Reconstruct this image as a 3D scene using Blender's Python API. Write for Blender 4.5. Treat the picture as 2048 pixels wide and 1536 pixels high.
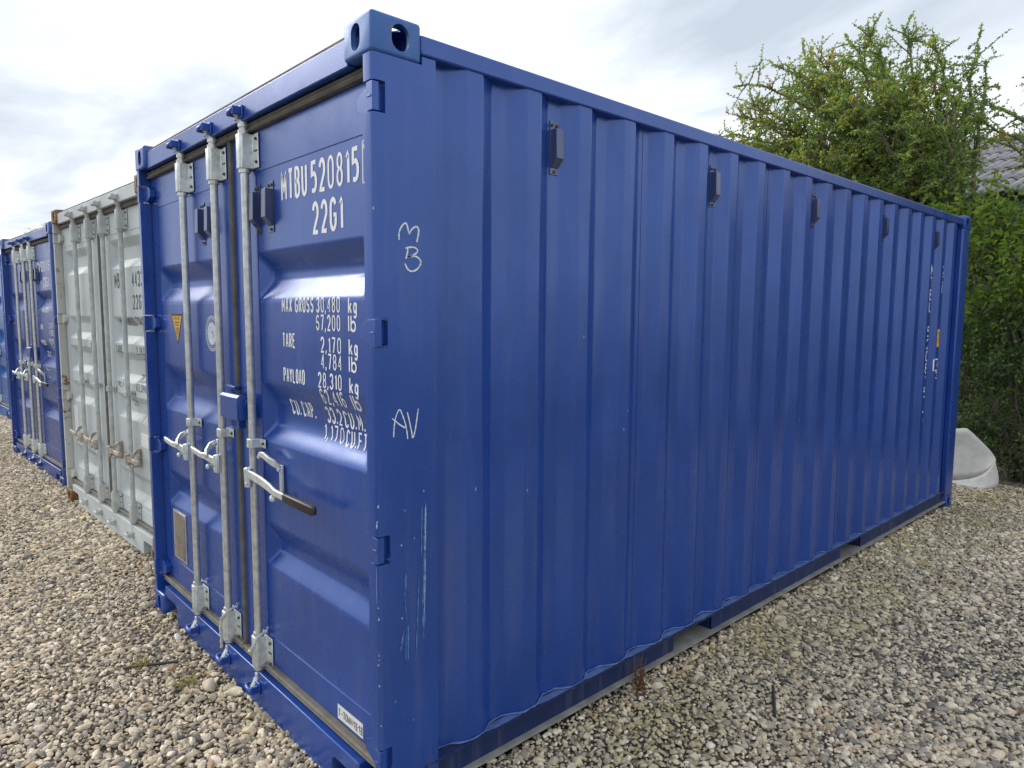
import bpy, bmesh, math, random
import numpy as np
from mathutils import Vector, Matrix, Euler

# ------------------------------------------------------------------ clear
for o in list(bpy.data.objects):
    bpy.data.objects.remove(o)
scene = bpy.context.scene
COL = scene.collection
rnd = random.Random(7)
nrs = np.random.RandomState(11)

# ------------------------------------------------------------------ camera
CAM_POS = (1.8293, -1.1243, 1.7043)
CAM_ROT = (1.47235, -0.00663, 0.82515)
cam_d = bpy.data.cameras.new('camera')
cam = bpy.data.objects.new('camera', cam_d)
COL.objects.link(cam)
cam.location = CAM_POS
cam.rotation_euler = CAM_ROT
cam_d.sensor_fit = 'HORIZONTAL'
cam_d.sensor_width = 36.0
cam_d.lens = 1387.98 / 2048 * 36.0
cam_d.clip_start = 0.05
cam_d.clip_end = 3000
scene.camera = cam

# ------------------------------------------------------------------ sky, sun, exposure
SUN_DIR = Vector((-0.80, -0.23, 0.58)).normalized()
world = bpy.data.worlds.new('World')
scene.world = world
world.use_nodes = True
wt = world.node_tree
wt.nodes.clear()
W = lambda t: wt.nodes.new(t)
L = wt.links.new
out = W('ShaderNodeOutputWorld')
bg = W('ShaderNodeBackground')
bg.inputs['Strength'].default_value = 0.1
sky = W('ShaderNodeTexSky')
sky.sky_type = 'NISHITA'
sky.sun_disc = False
sky.sun_elevation = math.asin(SUN_DIR.z)
sky.sun_rotation = math.atan2(SUN_DIR.x, SUN_DIR.y)
sky.air_density = 1.0
sky.dust_density = 2.0
geo = W('ShaderNodeTexCoord')
sep = W('ShaderNodeSeparateXYZ')
L(geo.outputs['Generated'], sep.inputs[0])
mx = W('ShaderNodeMath'); mx.operation = 'MAXIMUM'; L(sep.outputs['Z'], mx.inputs[0]); mx.inputs[1].default_value = 0.0
ad = W('ShaderNodeMath'); ad.operation = 'ADD'; L(mx.outputs[0], ad.inputs[0]); ad.inputs[1].default_value = 0.16
dx = W('ShaderNodeMath'); dx.operation = 'DIVIDE'; L(sep.outputs['X'], dx.inputs[0]); L(ad.outputs[0], dx.inputs[1])
dy = W('ShaderNodeMath'); dy.operation = 'DIVIDE'; L(sep.outputs['Y'], dy.inputs[0]); L(ad.outputs[0], dy.inputs[1])
cmb = W('ShaderNodeCombineXYZ'); L(dx.outputs[0], cmb.inputs[0]); L(dy.outputs[0], cmb.inputs[1])
n1 = W('ShaderNodeTexNoise'); n1.inputs['Scale'].default_value = 0.95; n1.inputs['Detail'].default_value = 7
n1.inputs['Roughness'].default_value = 0.55; n1.inputs['Distortion'].default_value = 0.35
mp = W('ShaderNodeMapping'); mp.inputs['Location'].default_value = (3.1, 1.7, 0); mp.inputs['Scale'].default_value = (1.0, 1.35, 1)
L(cmb.outputs[0], mp.inputs['Vector']); L(mp.outputs[0], n1.inputs['Vector'])
cr = W('ShaderNodeValToRGB')
e = cr.color_ramp.elements
e[0].position = 0.34; e[0].color = (0.50, 0.555, 0.62, 1)
e[1].position = 0.68; e[1].color = (1.0, 1.0, 1.0, 1)
m_ = cr.color_ramp.elements.new(0.45); m_.color = (0.68, 0.725, 0.785, 1)
m_ = cr.color_ramp.elements.new(0.53); m_.color = (0.85, 0.875, 0.91, 1)
L(n1.outputs['Fac'], cr.inputs[0])
sc = W('ShaderNodeMix'); sc.data_type = 'RGBA'; sc.blend_type = 'MULTIPLY'; sc.inputs[0].default_value = 1
L(cr.outputs[0], sc.inputs[6]); sc.inputs[7].default_value = (7.7, 7.85, 8.05, 1)
n2 = W('ShaderNodeTexNoise'); n2.inputs['Scale'].default_value = 0.5; n2.inputs['Detail'].default_value = 4
L(mp.outputs[0], n2.inputs['Vector'])
mr = W('ShaderNodeMapRange'); mr.inputs[1].default_value = 0.35; mr.inputs[2].default_value = 0.6
mr.inputs[3].default_value = 0.93; mr.inputs[4].default_value = 1.0
L(n2.outputs['Fac'], mr.inputs[0])
mxs = W('ShaderNodeMix'); mxs.data_type = 'RGBA'
L(mr.outputs[0], mxs.inputs[0]); L(sky.outputs[0], mxs.inputs[6]); L(sc.outputs[2], mxs.inputs[7])
L(mxs.outputs[2], bg.inputs['Color'])
L(bg.outputs[0], out.inputs['Surface'])

sun_d = bpy.data.lights.new('sun', 'SUN')
sun_d.energy = 1.6
sun_d.angle = math.radians(36)
sun_d.color = (1.0, 0.92, 0.80)
sun = bpy.data.objects.new('sun', sun_d)
COL.objects.link(sun)
sun.location = (-20, -18, 20)
sun.rotation_euler = (-SUN_DIR).to_track_quat('-Z', 'Y').to_euler()

vs = scene.view_settings
vs.view_transform = 'Standard'
try: vs.look = 'None'
except Exception: pass
vs.exposure = 0.70
vs.gamma = 1.0
vs.use_curve_mapping = False

# ------------------------------------------------------------------ materials
def new_mat(name):
    m = bpy.data.materials.new(name); m.use_nodes = True
    nt = m.node_tree
    b = nt.nodes['Principled BSDF']
    return m, nt, b

def noise(nt, scale, detail=4, rough=0.55, coord='Object', mapscale=None):
    tc = nt.nodes.new('ShaderNodeTexCoord')
    n = nt.nodes.new('ShaderNodeTexNoise')
    n.inputs['Scale'].default_value = scale; n.inputs['Detail'].default_value = detail
    n.inputs['Roughness'].default_value = rough
    if mapscale:
        mp = nt.nodes.new('ShaderNodeMapping'); mp.inputs['Scale'].default_value = mapscale
        nt.links.new(tc.outputs[coord], mp.inputs[0]); nt.links.new(mp.outputs[0], n.inputs['Vector'])
    else:
        nt.links.new(tc.outputs[coord], n.inputs['Vector'])
    return n.outputs['Fac']

def ramp(nt, fac, stops):
    r = nt.nodes.new('ShaderNodeValToRGB')
    el = r.color_ramp.elements
    for i, (p, c) in enumerate(stops):
        if i < 2: x = el[i]; x.position = p
        else: x = el.new(p)
        x.color = (c[0], c[1], c[2], 1) if not isinstance(c, (int, float)) else (c, c, c, 1)
    nt.links.new(fac, r.inputs[0])
    return r.outputs[0]

def mixc(nt, fac, a, b, mode='MIX'):
    m = nt.nodes.new('ShaderNodeMix'); m.data_type = 'RGBA'; m.blend_type = mode
    for s, v in ((0, fac), (6, a), (7, b)):
        if isinstance(v, (int, float)): m.inputs[s].default_value = v
        elif isinstance(v, tuple): m.inputs[s].default_value = (*v[:3], 1)
        else: nt.links.new(v, m.inputs[s])
    return m.outputs[2]

def bump(nt, b, h, strength=0.3, dist=0.002):
    bp = nt.nodes.new('ShaderNodeBump'); bp.inputs['Strength'].default_value = strength
    bp.inputs['Distance'].default_value = dist
    nt.links.new(h, bp.inputs['Height']); nt.links.new(bp.outputs[0], b.inputs['Normal'])

def simple(name, col, rough=0.6, metal=0.0, var=0.15, scale=20, bmp=0.0, spec=0.5):
    m, nt, b = new_mat(name)
    f = noise(nt, scale)
    lo = tuple(c * (1 - var) for c in col); hi = tuple(min(1, c * (1 + var)) for c in col)
    nt.links.new(ramp(nt, f, [(0.3, lo), (0.7, hi)]), b.inputs['Base Color'])
    b.inputs['Roughness'].default_value = rough; b.inputs['Metallic'].default_value = metal
    b.inputs['Specular IOR Level'].default_value = spec
    if bmp: bump(nt, b, noise(nt, scale * 6), bmp, 0.003)
    return m

def paint(name, col, rust=0.0, dust=0.25, ior=2.15, rough=0.26, dustcol=(0.32, 0.31, 0.28)):
    """container paint: faint mottling, dust, a few specks, soft waviness"""
    m, nt, b = new_mat(name)
    f = noise(nt, 2.2, 5)
    c1 = ramp(nt, f, [(0.3, tuple(x * 0.86 for x in col)), (0.72, tuple(x * 1.14 for x in col))])
    # run-off streaks: stretched vertically
    s = noise(nt, 6.0, 4, 0.6, 'Object', (3.0, 3.0, 0.22))
    sf = ramp(nt, s, [(0.52, 0.0), (0.78, dust)])
    c2 = mixc(nt, sf, c1, dustcol)
    # specks of grime
    sp = noise(nt, 95, 2, 0.5)
    spf = ramp(nt, sp, [(0.735, 0.0), (0.78, 0.5)])
    c3 = mixc(nt, spf, c2, tuple(x * 0.35 for x in col))
    if rust:
        r1 = noise(nt, 9, 7, 0.65)
        rf = ramp(nt, r1, [(0.62 - rust * 0.3, 0.0), (0.70 - rust * 0.25, 1.0)])
        rc = ramp(nt, noise(nt, 40, 4), [(0.3, (0.09, 0.035, 0.015)), (0.7, (0.27, 0.12, 0.045))])
        c3 = mixc(nt, rf, c3, rc)
    nt.links.new(c3, b.inputs['Base Color'])
    rg = ramp(nt, noise(nt, 5, 5), [(0.3, rough * 0.85), (0.75, rough * 1.3)])
    nt.links.new(rg, b.inputs['Roughness'])
    b.inputs['IOR'].default_value = ior
    mxc = max(col); b.inputs['Specular Tint'].default_value = (0.40+0.60*col[0]/mxc, 0.46+0.54*col[1]/mxc, 0.46+0.54*col[2]/mxc, 1)
    bump(nt, b, noise(nt, 2.4, 2), 0.16, 0.012)
    return m

BLUE = (0.0115, 0.055, 0.285)
M = {}
M['blue'] = paint('navy_container_paint', BLUE, dust=0.10)
M['blue2'] = paint('second_navy_container_paint', (0.016, 0.048, 0.24), dust=0.18)
M['blue3'] = paint('bright_blue_container_paint', (0.012, 0.09, 0.36), dust=0.25)
M['grey'] = paint('pale_grey_container_paint', (0.50, 0.548, 0.565), dust=0.25, dustcol=(0.40, 0.38, 0.32), ior=1.5, rough=0.5)
M['grey_rust'] = paint('rusty_grey_container_paint', (0.49, 0.50, 0.47), rust=0.18, dust=0.5, dustcol=(0.3, 0.17, 0.07), ior=1.45, rough=0.6)
M['edge'] = paint('dark_roof_edge_paint', (0.06, 0.045, 0.055), rust=0.15, dust=0.2, ior=1.45, rough=0.6)
M['rust'] = paint('rusted_corner_paint', (0.33, 0.27, 0.19), rust=0.75, dust=0.6, dustcol=(0.28, 0.13, 0.05), ior=1.45, rough=0.7)
M['scuff'] = paint('scuffed_corner_paint', (0.016, 0.085, 0.31), rust=0.1, dust=0.25, rough=0.45)
M['shaded_rail'] = paint('dirty_shaded_rail_paint', (0.015, 0.028, 0.095), dust=0.2, ior=1.5, rough=0.5)  # dirty navy for the bottom rail, shade of its recess painted into the colour
M['vent'] = paint('glossy_vent_hood', (0.045, 0.062, 0.13), dust=0.3, ior=2.0, rough=0.22)
M['galv'] = simple('galvanised_steel', (0.58, 0.60, 0.585), 0.36, 0.6, 0.22, 34, 0.12)
M['galv_light'] = simple('bright_galvanised_steel', (0.66, 0.71, 0.70), 0.33, 0.5, 0.2, 38, 0.08)
M['grey_steel'] = simple('grey_painted_steel', (0.46, 0.49, 0.48), 0.5, 0.0, 0.2, 18, 0.1)
M['dirty_steel'] = simple('weathered_handle_steel', (0.40, 0.36, 0.30), 0.6, 0.1, 0.45, 30, 0.2)
M['gasket'] = simple('door_gasket_rubber', (0.145, 0.135, 0.115), 0.7, 0, 0.3, 14, 0.1)
M['gasket_dark'] = simple('dark_gasket_rubber', (0.035, 0.034, 0.034), 0.6, 0, 0.3, 14)
M['black'] = simple('black_rubber_grip', (0.016, 0.015, 0.014), 0.42, 0, 0.3, 40)
M['bolt'] = simple('dark_bolt_steel', (0.10, 0.10, 0.11), 0.5, 0.5, 0.3, 60)
M['white'] = simple('white_lettering', (0.80, 0.82, 0.84), 0.55, 0, 0.05, 60)
M['letter_black'] = simple('black_lettering', (0.035, 0.035, 0.04), 0.6, 0, 0.2, 60)
M['letter_dim'] = simple('faded_white_lettering', (0.50, 0.55, 0.64), 0.6, 0, 0.15, 60)
M['chalk'] = simple('white_paint_marker', (0.70, 0.76, 0.82), 0.7, 0, 0.12, 220)
M['scrape'] = simple('scraped_pale_blue_paint', (0.07, 0.18, 0.42), 0.55, 0, 0.75, 45)
M['chip'] = simple('chipped_paint', (0.42, 0.52, 0.62), 0.5, 0, 0.4, 90)
M['yellow'] = simple('yellow_sticker', (0.72, 0.40, 0.03), 0.5, 0, 0.06, 40)
M['sticker'] = simple('white_sticker', (0.72, 0.74, 0.74), 0.5, 0, 0.05, 40)
M['plate'] = simple('engraved_metal_plate', (0.30, 0.27, 0.22), 0.42, 0.55, 0.35, 60, 0.3)
M['flange'] = simple('dusty_bottom_flange', (0.24, 0.24, 0.225), 0.75, 0, 0.25, 12, 0.2)
M['sealant'] = simple('pale_sealant', (0.09, 0.15, 0.34), 0.5, 0, 0.3, 24, 0.3)
M['rope'] = simple('white_rope_fibre', (0.50, 0.50, 0.47), 0.8, 0, 0.25, 120, 0.4)
M['bark'] = simple('hawthorn_bark', (0.085, 0.072, 0.058), 0.85, 0, 0.5, 16, 0.8)
M['twig'] = simple('twig_bark', (0.16, 0.135, 0.105), 0.85, 0, 0.35, 30, 0.3)
M['wire'] = simple('fence_wire', (0.055, 0.06, 0.055), 0.5, 0.5, 0.3, 40)
M['conc'] = simple('wall_render', (0.33, 0.31, 0.28), 0.85, 0, 0.2, 6, 0.3)
M['fibre'] = simple('grey_fibre_cement', (0.235, 0.235, 0.25), 0.8, 0, 0.3, 5, 0.3)
M['mould'] = simple('pale_moulded_plastic', (0.60, 0.61, 0.595), 0.6, 0, 0.12, 14, 0.06)
M['moss'] = simple('yellow_green_moss', (0.34, 0.32, 0.06), 0.9, 0, 0.4, 60, 0.6)
M['dryweed'] = simple('dry_brown_weed', (0.17, 0.085, 0.04), 0.9, 0, 0.4, 60)

def leaf_mat(name, stops, trans=0.55):
    m, nt, b = new_mat(name)
    a = nt.nodes.new('ShaderNodeAttribute'); a.attribute_name = 'leafvar'
    c = ramp(nt, a.outputs['Fac'], stops)
    nt.links.new(c, b.inputs['Base Color'])
    b.inputs['Roughness'].default_value = 0.5
    b.inputs['Specular IOR Level'].default_value = 0.35
    tr = nt.nodes.new('ShaderNodeBsdfTranslucent')
    hs = nt.nodes.new('ShaderNodeHueSaturation'); hs.inputs['Value'].default_value = 1.35; hs.inputs['Saturation'].default_value = 1.1
    nt.links.new(c, hs.inputs['Color']); nt.links.new(hs.outputs[0], tr.inputs['Color'])
    mx = nt.nodes.new('ShaderNodeMixShader'); mx.inputs[0].default_value = trans
    nt.links.new(b.outputs[0], mx.inputs[1]); nt.links.new(tr.outputs[0], mx.inputs[2])
    nt.links.new(mx.outputs[0], nt.nodes['Material Output'].inputs['Surface'])
    return m
M['haw'] = leaf_mat('hawthorn_leaf', [(0.0, (0.14, 0.245, 0.065)), (0.5, (0.25, 0.37, 0.09)),
                                      (0.8, (0.37, 0.42, 0.095)), (0.96, (0.43, 0.36, 0.08)), (1.0, (0.36, 0.20, 0.06))])
M['elder'] = leaf_mat('bright_shrub_leaf', [(0.0, (0.06, 0.12, 0.022)), (0.5, (0.115, 0.19, 0.032)), (1.0, (0.20, 0.27, 0.045))])
M['ivy'] = leaf_mat('dark_shrub_leaf', [(0.0, (0.04, 0.085, 0.026)), (0.6, (0.075, 0.135, 0.034)), (1.0, (0.13, 0.19, 0.04))], 0.35)

def stone_mat():
    m, nt, b = new_mat('pebbles')
    def at(n):
        a = nt.nodes.new('ShaderNodeAttribute'); a.attribute_type = 'INSTANCER'; a.attribute_name = n
        return a.outputs['Fac']
    c = ramp(nt, at('tone'), [(0.0, (0.12, 0.12, 0.125)), (0.09, (0.28, 0.275, 0.27)), (0.26, (0.45, 0.42, 0.37)),
                              (0.50, (0.57, 0.52, 0.42)), (0.70, (0.66, 0.60, 0.48)), (0.90, (0.82, 0.76, 0.66)),
                              (0.95, (0.54, 0.43, 0.28)), (0.98, (0.44, 0.29, 0.21)), (1.0, (0.88, 0.86, 0.80))])
    g = ramp(nt, noise(nt, 2.3, 4, 0.6), [(0.3, 0.92), (0.7, 1.36)])
    c = mixc(nt, 1.0, c, g, 'MULTIPLY')
    c = mixc(nt, 1.0, c, (1.0, 0.945, 0.85), 'MULTIPLY')
    c = mixc(nt, at('moss'), c, (0.40, 0.35, 0.12))
    nt.links.new(c, b.inputs['Base Color'])
    b.inputs['Roughness'].default_value = 0.72
    b.inputs['Specular IOR Level'].default_value = 0.3
    bump(nt, b, noise(nt, 9, 4), 0.35, 0.05)
    return m
M['stone'] = stone_mat()

def ground_mat():
    m, nt, b = new_mat('gravelly_soil')
    v = nt.nodes.new('ShaderNodeTexVoronoi'); v.inputs['Scale'].default_value = 42
    tc = nt.nodes.new('ShaderNodeTexCoord'); nt.links.new(tc.outputs['Object'], v.inputs['Vector'])
    sx = nt.nodes.new('ShaderNodeSeparateColor'); nt.links.new(v.outputs['Color'], sx.inputs[0])
    c = ramp(nt, sx.outputs[0], [(0.0, (0.06, 0.055, 0.046)), (0.4, (0.17, 0.15, 0.12)), (0.8, (0.28, 0.25, 0.20)), (1.0, (0.40, 0.37, 0.31))])
    s = ramp(nt, noise(nt, 1.3, 5), [(0.4, (0.62, 0.58, 0.52)), (0.65, (0.95, 0.93, 0.9))])
    nt.links.new(mixc(nt, 1.0, c, s, 'MULTIPLY'), b.inputs['Base Color'])
    b.inputs['Roughness'].default_value = 0.9
    bump(nt, b, v.outputs['Distance'], 0.8, 0.02)
    return m
M['soil'] = ground_mat()

# ------------------------------------------------------------------ mesh helpers
class MB:
    def __init__(s): s.v = []; s.f = []
    def add(s, vs, fs):
        o = len(s.v); s.v += [tuple(p) for p in vs]; s.f += [tuple(o + i for i in f) for f in fs]; return s
    def box(s, x0, x1, y0, y1, z0, z1):
        if x0 > x1: x0, x1 = x1, x0
        if y0 > y1: y0, y1 = y1, y0
        if z0 > z1: z0, z1 = z1, z0
        return s.add([(x0,y0,z0),(x1,y0,z0),(x1,y1,z0),(x0,y1,z0),(x0,y0,z1),(x1,y0,z1),(x1,y1,z1),(x0,y1,z1)],
                     [(0,3,2,1),(4,5,6,7),(0,1,5,4),(1,2,6,5),(2,3,7,6),(3,0,4,7)])
    def prism(s, poly, axis, a, b):
        """extrude a 2-D polygon along an axis ('x': poly=(y,z), 'y': (x,z), 'z': (x,y))"""
        n = len(poly)
        def P(p, t):
            return {'x': (t, p[0], p[1]), 'y': (p[0], t, p[1]), 'z': (p[0], p[1], t)}[axis]
        vs = [P(p, a) for p in poly] + [P(p, b) for p in poly]
        fs = [tuple(range(n)), tuple(range(2*n-1, n-1, -1))] + [(i, n+i, n+(i+1) % n, (i+1) % n) for i in range(n)]
        return s.add(vs, fs)
    def tube(s, pts, rad, n=8, cap=True):
        pts = [Vector(p) for p in pts]
        if not hasattr(rad, '__len__'): rad = [rad] * len(pts)
        o = len(s.v); ref = None
        for i, p in enumerate(pts):
            t = (pts[min(i+1, len(pts)-1)] - pts[max(i-1, 0)])
            if t.length < 1e-9: t = Vector((0, 0, 1))
            t.normalize()
            if ref is None:
                ref = t.orthogonal().normalized()
            else:
                ref = ref - t * ref.dot(t)
                ref = ref.normalized() if ref.length > 1e-6 else t.orthogonal().normalized()
            bn = t.cross(ref)
            for k in range(n):
                a = 2 * math.pi * k / n
                q = p + (ref * math.cos(a) + bn * math.sin(a)) * rad[i]
                s.v.append(tuple(q))
        for i in range(len(pts) - 1):
            for k in range(n):
                a = o + i*n + k; b = o + i*n + (k+1) % n
                s.f.append((a, b, b + n, a + n))
        if cap:
            s.f.append(tuple(o + k for k in range(n-1, -1, -1)))
            s.f.append(tuple(o + (len(pts)-1)*n + k for k in range(n)))
        return s
    def cyl(s, p0, p1, r, n=12): return s.tube([p0, p1], r, n)
    def bar(s, pts, w, h, up=(0, 0, 1)):
        """rectangular bar swept along points; w across, h along 'up'"""
        pts = [Vector(p) for p in pts]; o = len(s.v); up = Vector(up)
        ws = w if hasattr(w, '__len__') else [w]*len(pts); hs = h if hasattr(h, '__len__') else [h]*len(pts)
        for i, p in enumerate(pts):
            t = (pts[min(i+1, len(pts)-1)] - pts[max(i-1, 0)]).normalized()
            sd = t.cross(up).normalized(); u2 = sd.cross(t).normalized()
            for a, b in ((-1,-1),(1,-1),(1,1),(-1,1)):
                s.v.append(tuple(p + sd*a*ws[i]/2 + u2*b*hs[i]/2))
        for i in range(len(pts)-1):
            for k in range(4):
                a = o+i*4+k; b = o+i*4+(k+1) % 4
                s.f.append((a, b, b+4, a+4))
        s.f.append((o+3, o+2, o+1, o)); e = o+(len(pts)-1)*4; s.f.append((e, e+1, e+2, e+3))
        return s
    def sphere(s, c, r, nu=8, nv=5):
        o = len(s.v); c = Vector(c)
        rr = r if hasattr(r, '__len__') else (r, r, r)
        for j in range(1, nv):
            ph = math.pi*j/nv
            for i in range(nu):
                a = 2*math.pi*i/nu
                s.v.append((c.x+rr[0]*math.sin(ph)*math.cos(a), c.y+rr[1]*math.sin(ph)*math.sin(a), c.z+rr[2]*math.cos(ph)))
        s.v.append((c.x, c.y, c.z+rr[2])); s.v.append((c.x, c.y, c.z-rr[2])); T = len(s.v)-2; B = T+1
        for j in range(nv-2):
            for i in range(nu):
                a = o+j*nu+i; b = o+j*nu+(i+1) % nu
                s.f.append((a, a+nu, b+nu, b))
        for i in range(nu):
            s.f.append((T, o+i, o+(i+1) % nu)); e = o+(nv-2)*nu
            s.f.append((B, e+(i+1) % nu, e+i))
        return s

OFF = [Vector((0, 0, 0))]
def link(name, me, mat, parent=None):
    o = bpy.data.objects.new(name, me)
    if mat is not None: me.materials.append(mat)
    COL.objects.link(o)
    if parent is not None: o.parent = parent
    return o

def build(mb, name, mat, parent=None, smooth=None, bevel=0.0, seg=2, off=None, fix=True):
    me = bpy.data.meshes.new(name)
    of = OFF[0] if off is None else off
    me.from_pydata([(v[0]-of[0], v[1]-of[1], v[2]-of[2]) for v in mb.v], [], mb.f)
    if fix:
        bm = bmesh.new(); bm.from_mesh(me); bmesh.ops.recalc_face_normals(bm, faces=bm.faces); bm.to_mesh(me); bm.free()
    me.update()
    if smooth is not None:
        me.shade_smooth(); me.set_sharp_from_angle(angle=math.radians(smooth))
    o = link(name, me, mat, parent)
    if bevel:
        b = o.modifiers.new('bevel', 'BEVEL'); b.width = bevel; b.segments = seg
        b.limit_method = 'ANGLE'; b.angle_limit = math.radians(35); b.harden_normals = False
        if smooth is None: me.shade_smooth(); me.set_sharp_from_angle(angle=math.radians(40))
    return o

def tag(o, label, cat, group=None, kind=None):
    if label: o['label'] = label
    if cat: o['category'] = cat
    if group: o['group'] = group
    if kind: o['kind'] = kind
    return o

def empty(name, loc, rz=0.0):
    o = bpy.data.objects.new(name, None); COL.objects.link(o)
    o.location = loc; o.rotation_euler = (0, 0, rz); o.empty_display_size = 0.3
    return o

# ------------------------------------------------------------------ stroke lettering
def arc(cx, cy, rx, ry, a0, a1, n=9):
    return [(cx + rx*math.cos(math.radians(a0+(a1-a0)*i/(n-1))), cy + ry*math.sin(math.radians(a0+(a1-a0)*i/(n-1)))) for i in range(n)]
def _o(): return arc(.5, .72, .5, .28, 0, 180) + arc(.5, .28, .5, .28, 180, 360) + [(1, .72)]
G = {
 '0': [_o()], 'O': [_o()], 'D': [[(0,0),(0,1),(.45,1)] + arc(.5,.72,.5,.28,90,0,5) + arc(.5,.28,.5,.28,0,-90,5) + [(0,0)]],
 '1': [[(.1,.80),(.62,.97),(.62,0)]], '2': [arc(.5,.72,.5,.28,170,0,8) + [(.95,.55),(.0,.0),(1,0)]],
 '3': [arc(.48,.75,.5,.25,165,-80,9), arc(.48,.26,.52,.26,90,-165,9)],
 '4': [[(.78,0),(.78,1),(0,.28),(1.05,.28)]],
 '5': [[(.95,1),(.1,1),(.05,.55)] + arc(.48,.33,.52,.30,130,-90,10)[1:] + [(.05,.06)]],
 '6': [[(.96,.84)] + arc(.5,.72,.48,.28,55,180,7) + [(0,.3)] + arc(.5,.28,.5,.28,180,540,14)],
 '7': [[(0,1),(1,1),(.38,0)]], '8': [arc(.5,.76,.44,.24,-90,270,14), arc(.5,.27,.5,.27,90,450,14)],
 '9': [arc(.5,.7,.5,.30,0,360,14), [(1,.7),(1,.3)] + arc(.5,.3,.5,.30,0,-120,6)],
 'A': [[(0,0),(.36,1),(.64,1),(1,0)], [(.12,.30),(.88,.30)]],
 'B': [[(0,0),(0,1),(.5,1)] + arc(.5,.77,.42,.23,90,-90,7) + [(0,.54)], [(.5,.54)] + arc(.5,.27,.5,.27,90,-90,7) + [(0,0)]],
 'C': [arc(.5,.72,.5,.28,20,180,7) + arc(.5,.28,.5,.28,180,340,7)],
 'E': [[(1,1),(0,1),(0,0),(1,0)], [(0,.52),(.8,.52)]], 'F': [[(1,1),(0,1),(0,0)], [(0,.52),(.8,.52)]],
 'G': [arc(.5,.72,.5,.28,20,180,7) + arc(.5,.28,.5,.28,180,360,8) + [(1,.48),(.55,.48)]],
 'I': [[(.5,0),(.5,1)]], 'K': [[(0,0),(0,1)], [(1,1),(.05,.45)], [(.3,.6),(1,0)]],
 'L': [[(0,1),(0,0),(1,0)]], 'M': [[(0,0),(0,1),(.5,.28),(1,1),(1,0)]], 'N': [[(0,0),(0,1),(1,0),(1,1)]],
 'P': [[(0,0),(0,1),(.5,1)] + arc(.5,.75,.5,.25,90,-90,8) + [(0,.5)]],
 'R': [[(0,0),(0,1),(.5,1)] + arc(.5,.76,.5,.24,90,-90,8) + [(0,.52)], [(.5,.52),(1,0)]],
 'S': [arc(.5,.75,.48,.25,20,260,9) + arc(.5,.26,.5,.26,85,-160,10)],
 'T': [[(0,1),(1,1)], [(.5,1),(.5,0)]], 'U': [[(0,1),(0,.3)] + arc(.5,.3,.5,.30,180,360,9) + [(1,1)]],
 'V': [[(0,1),(.5,0),(1,1)]], 'W': [[(0,1),(.25,0),(.5,.75),(.75,0),(1,1)]],
 'X': [[(0,0),(1,1)], [(0,1),(1,0)]], 'Y': [[(0,1),(.5,.48),(1,1)], [(.5,.48),(.5,0)]],
 '.': [[(.3,.0),(.55,.0)]], ',': [[(.5,.08),(.25,-.16)]], '-': [[(.1,.48),(.9,.48)]],
 'k': [[(0,0),(0,1)], [(.95,.62),(.05,.25)], [(.35,.38),(1,0)]],
 'g': [arc(.45,.32,.45,.30,0,360,12), [(.92,.62),(.92,-.08)] + arc(.46,-.08,.46,.22,0,-150,6)],
 'l': [[(.5,0),(.5,1)]], 'b': [[(0,1),(0,0)], arc(.45,.31,.47,.31,180,540,12)],
}
def words(fn, rows, mat, parent, sw=.148):
    """each word of a stencil is its own painted part"""
    for st, a, b, z, h in rows:
        d_ = Decal(fn); d_.text(st, a, b, z, h, sw, 1.9); build(d_.mb, 'lettering', M[mat], parent, fix=False)
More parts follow.
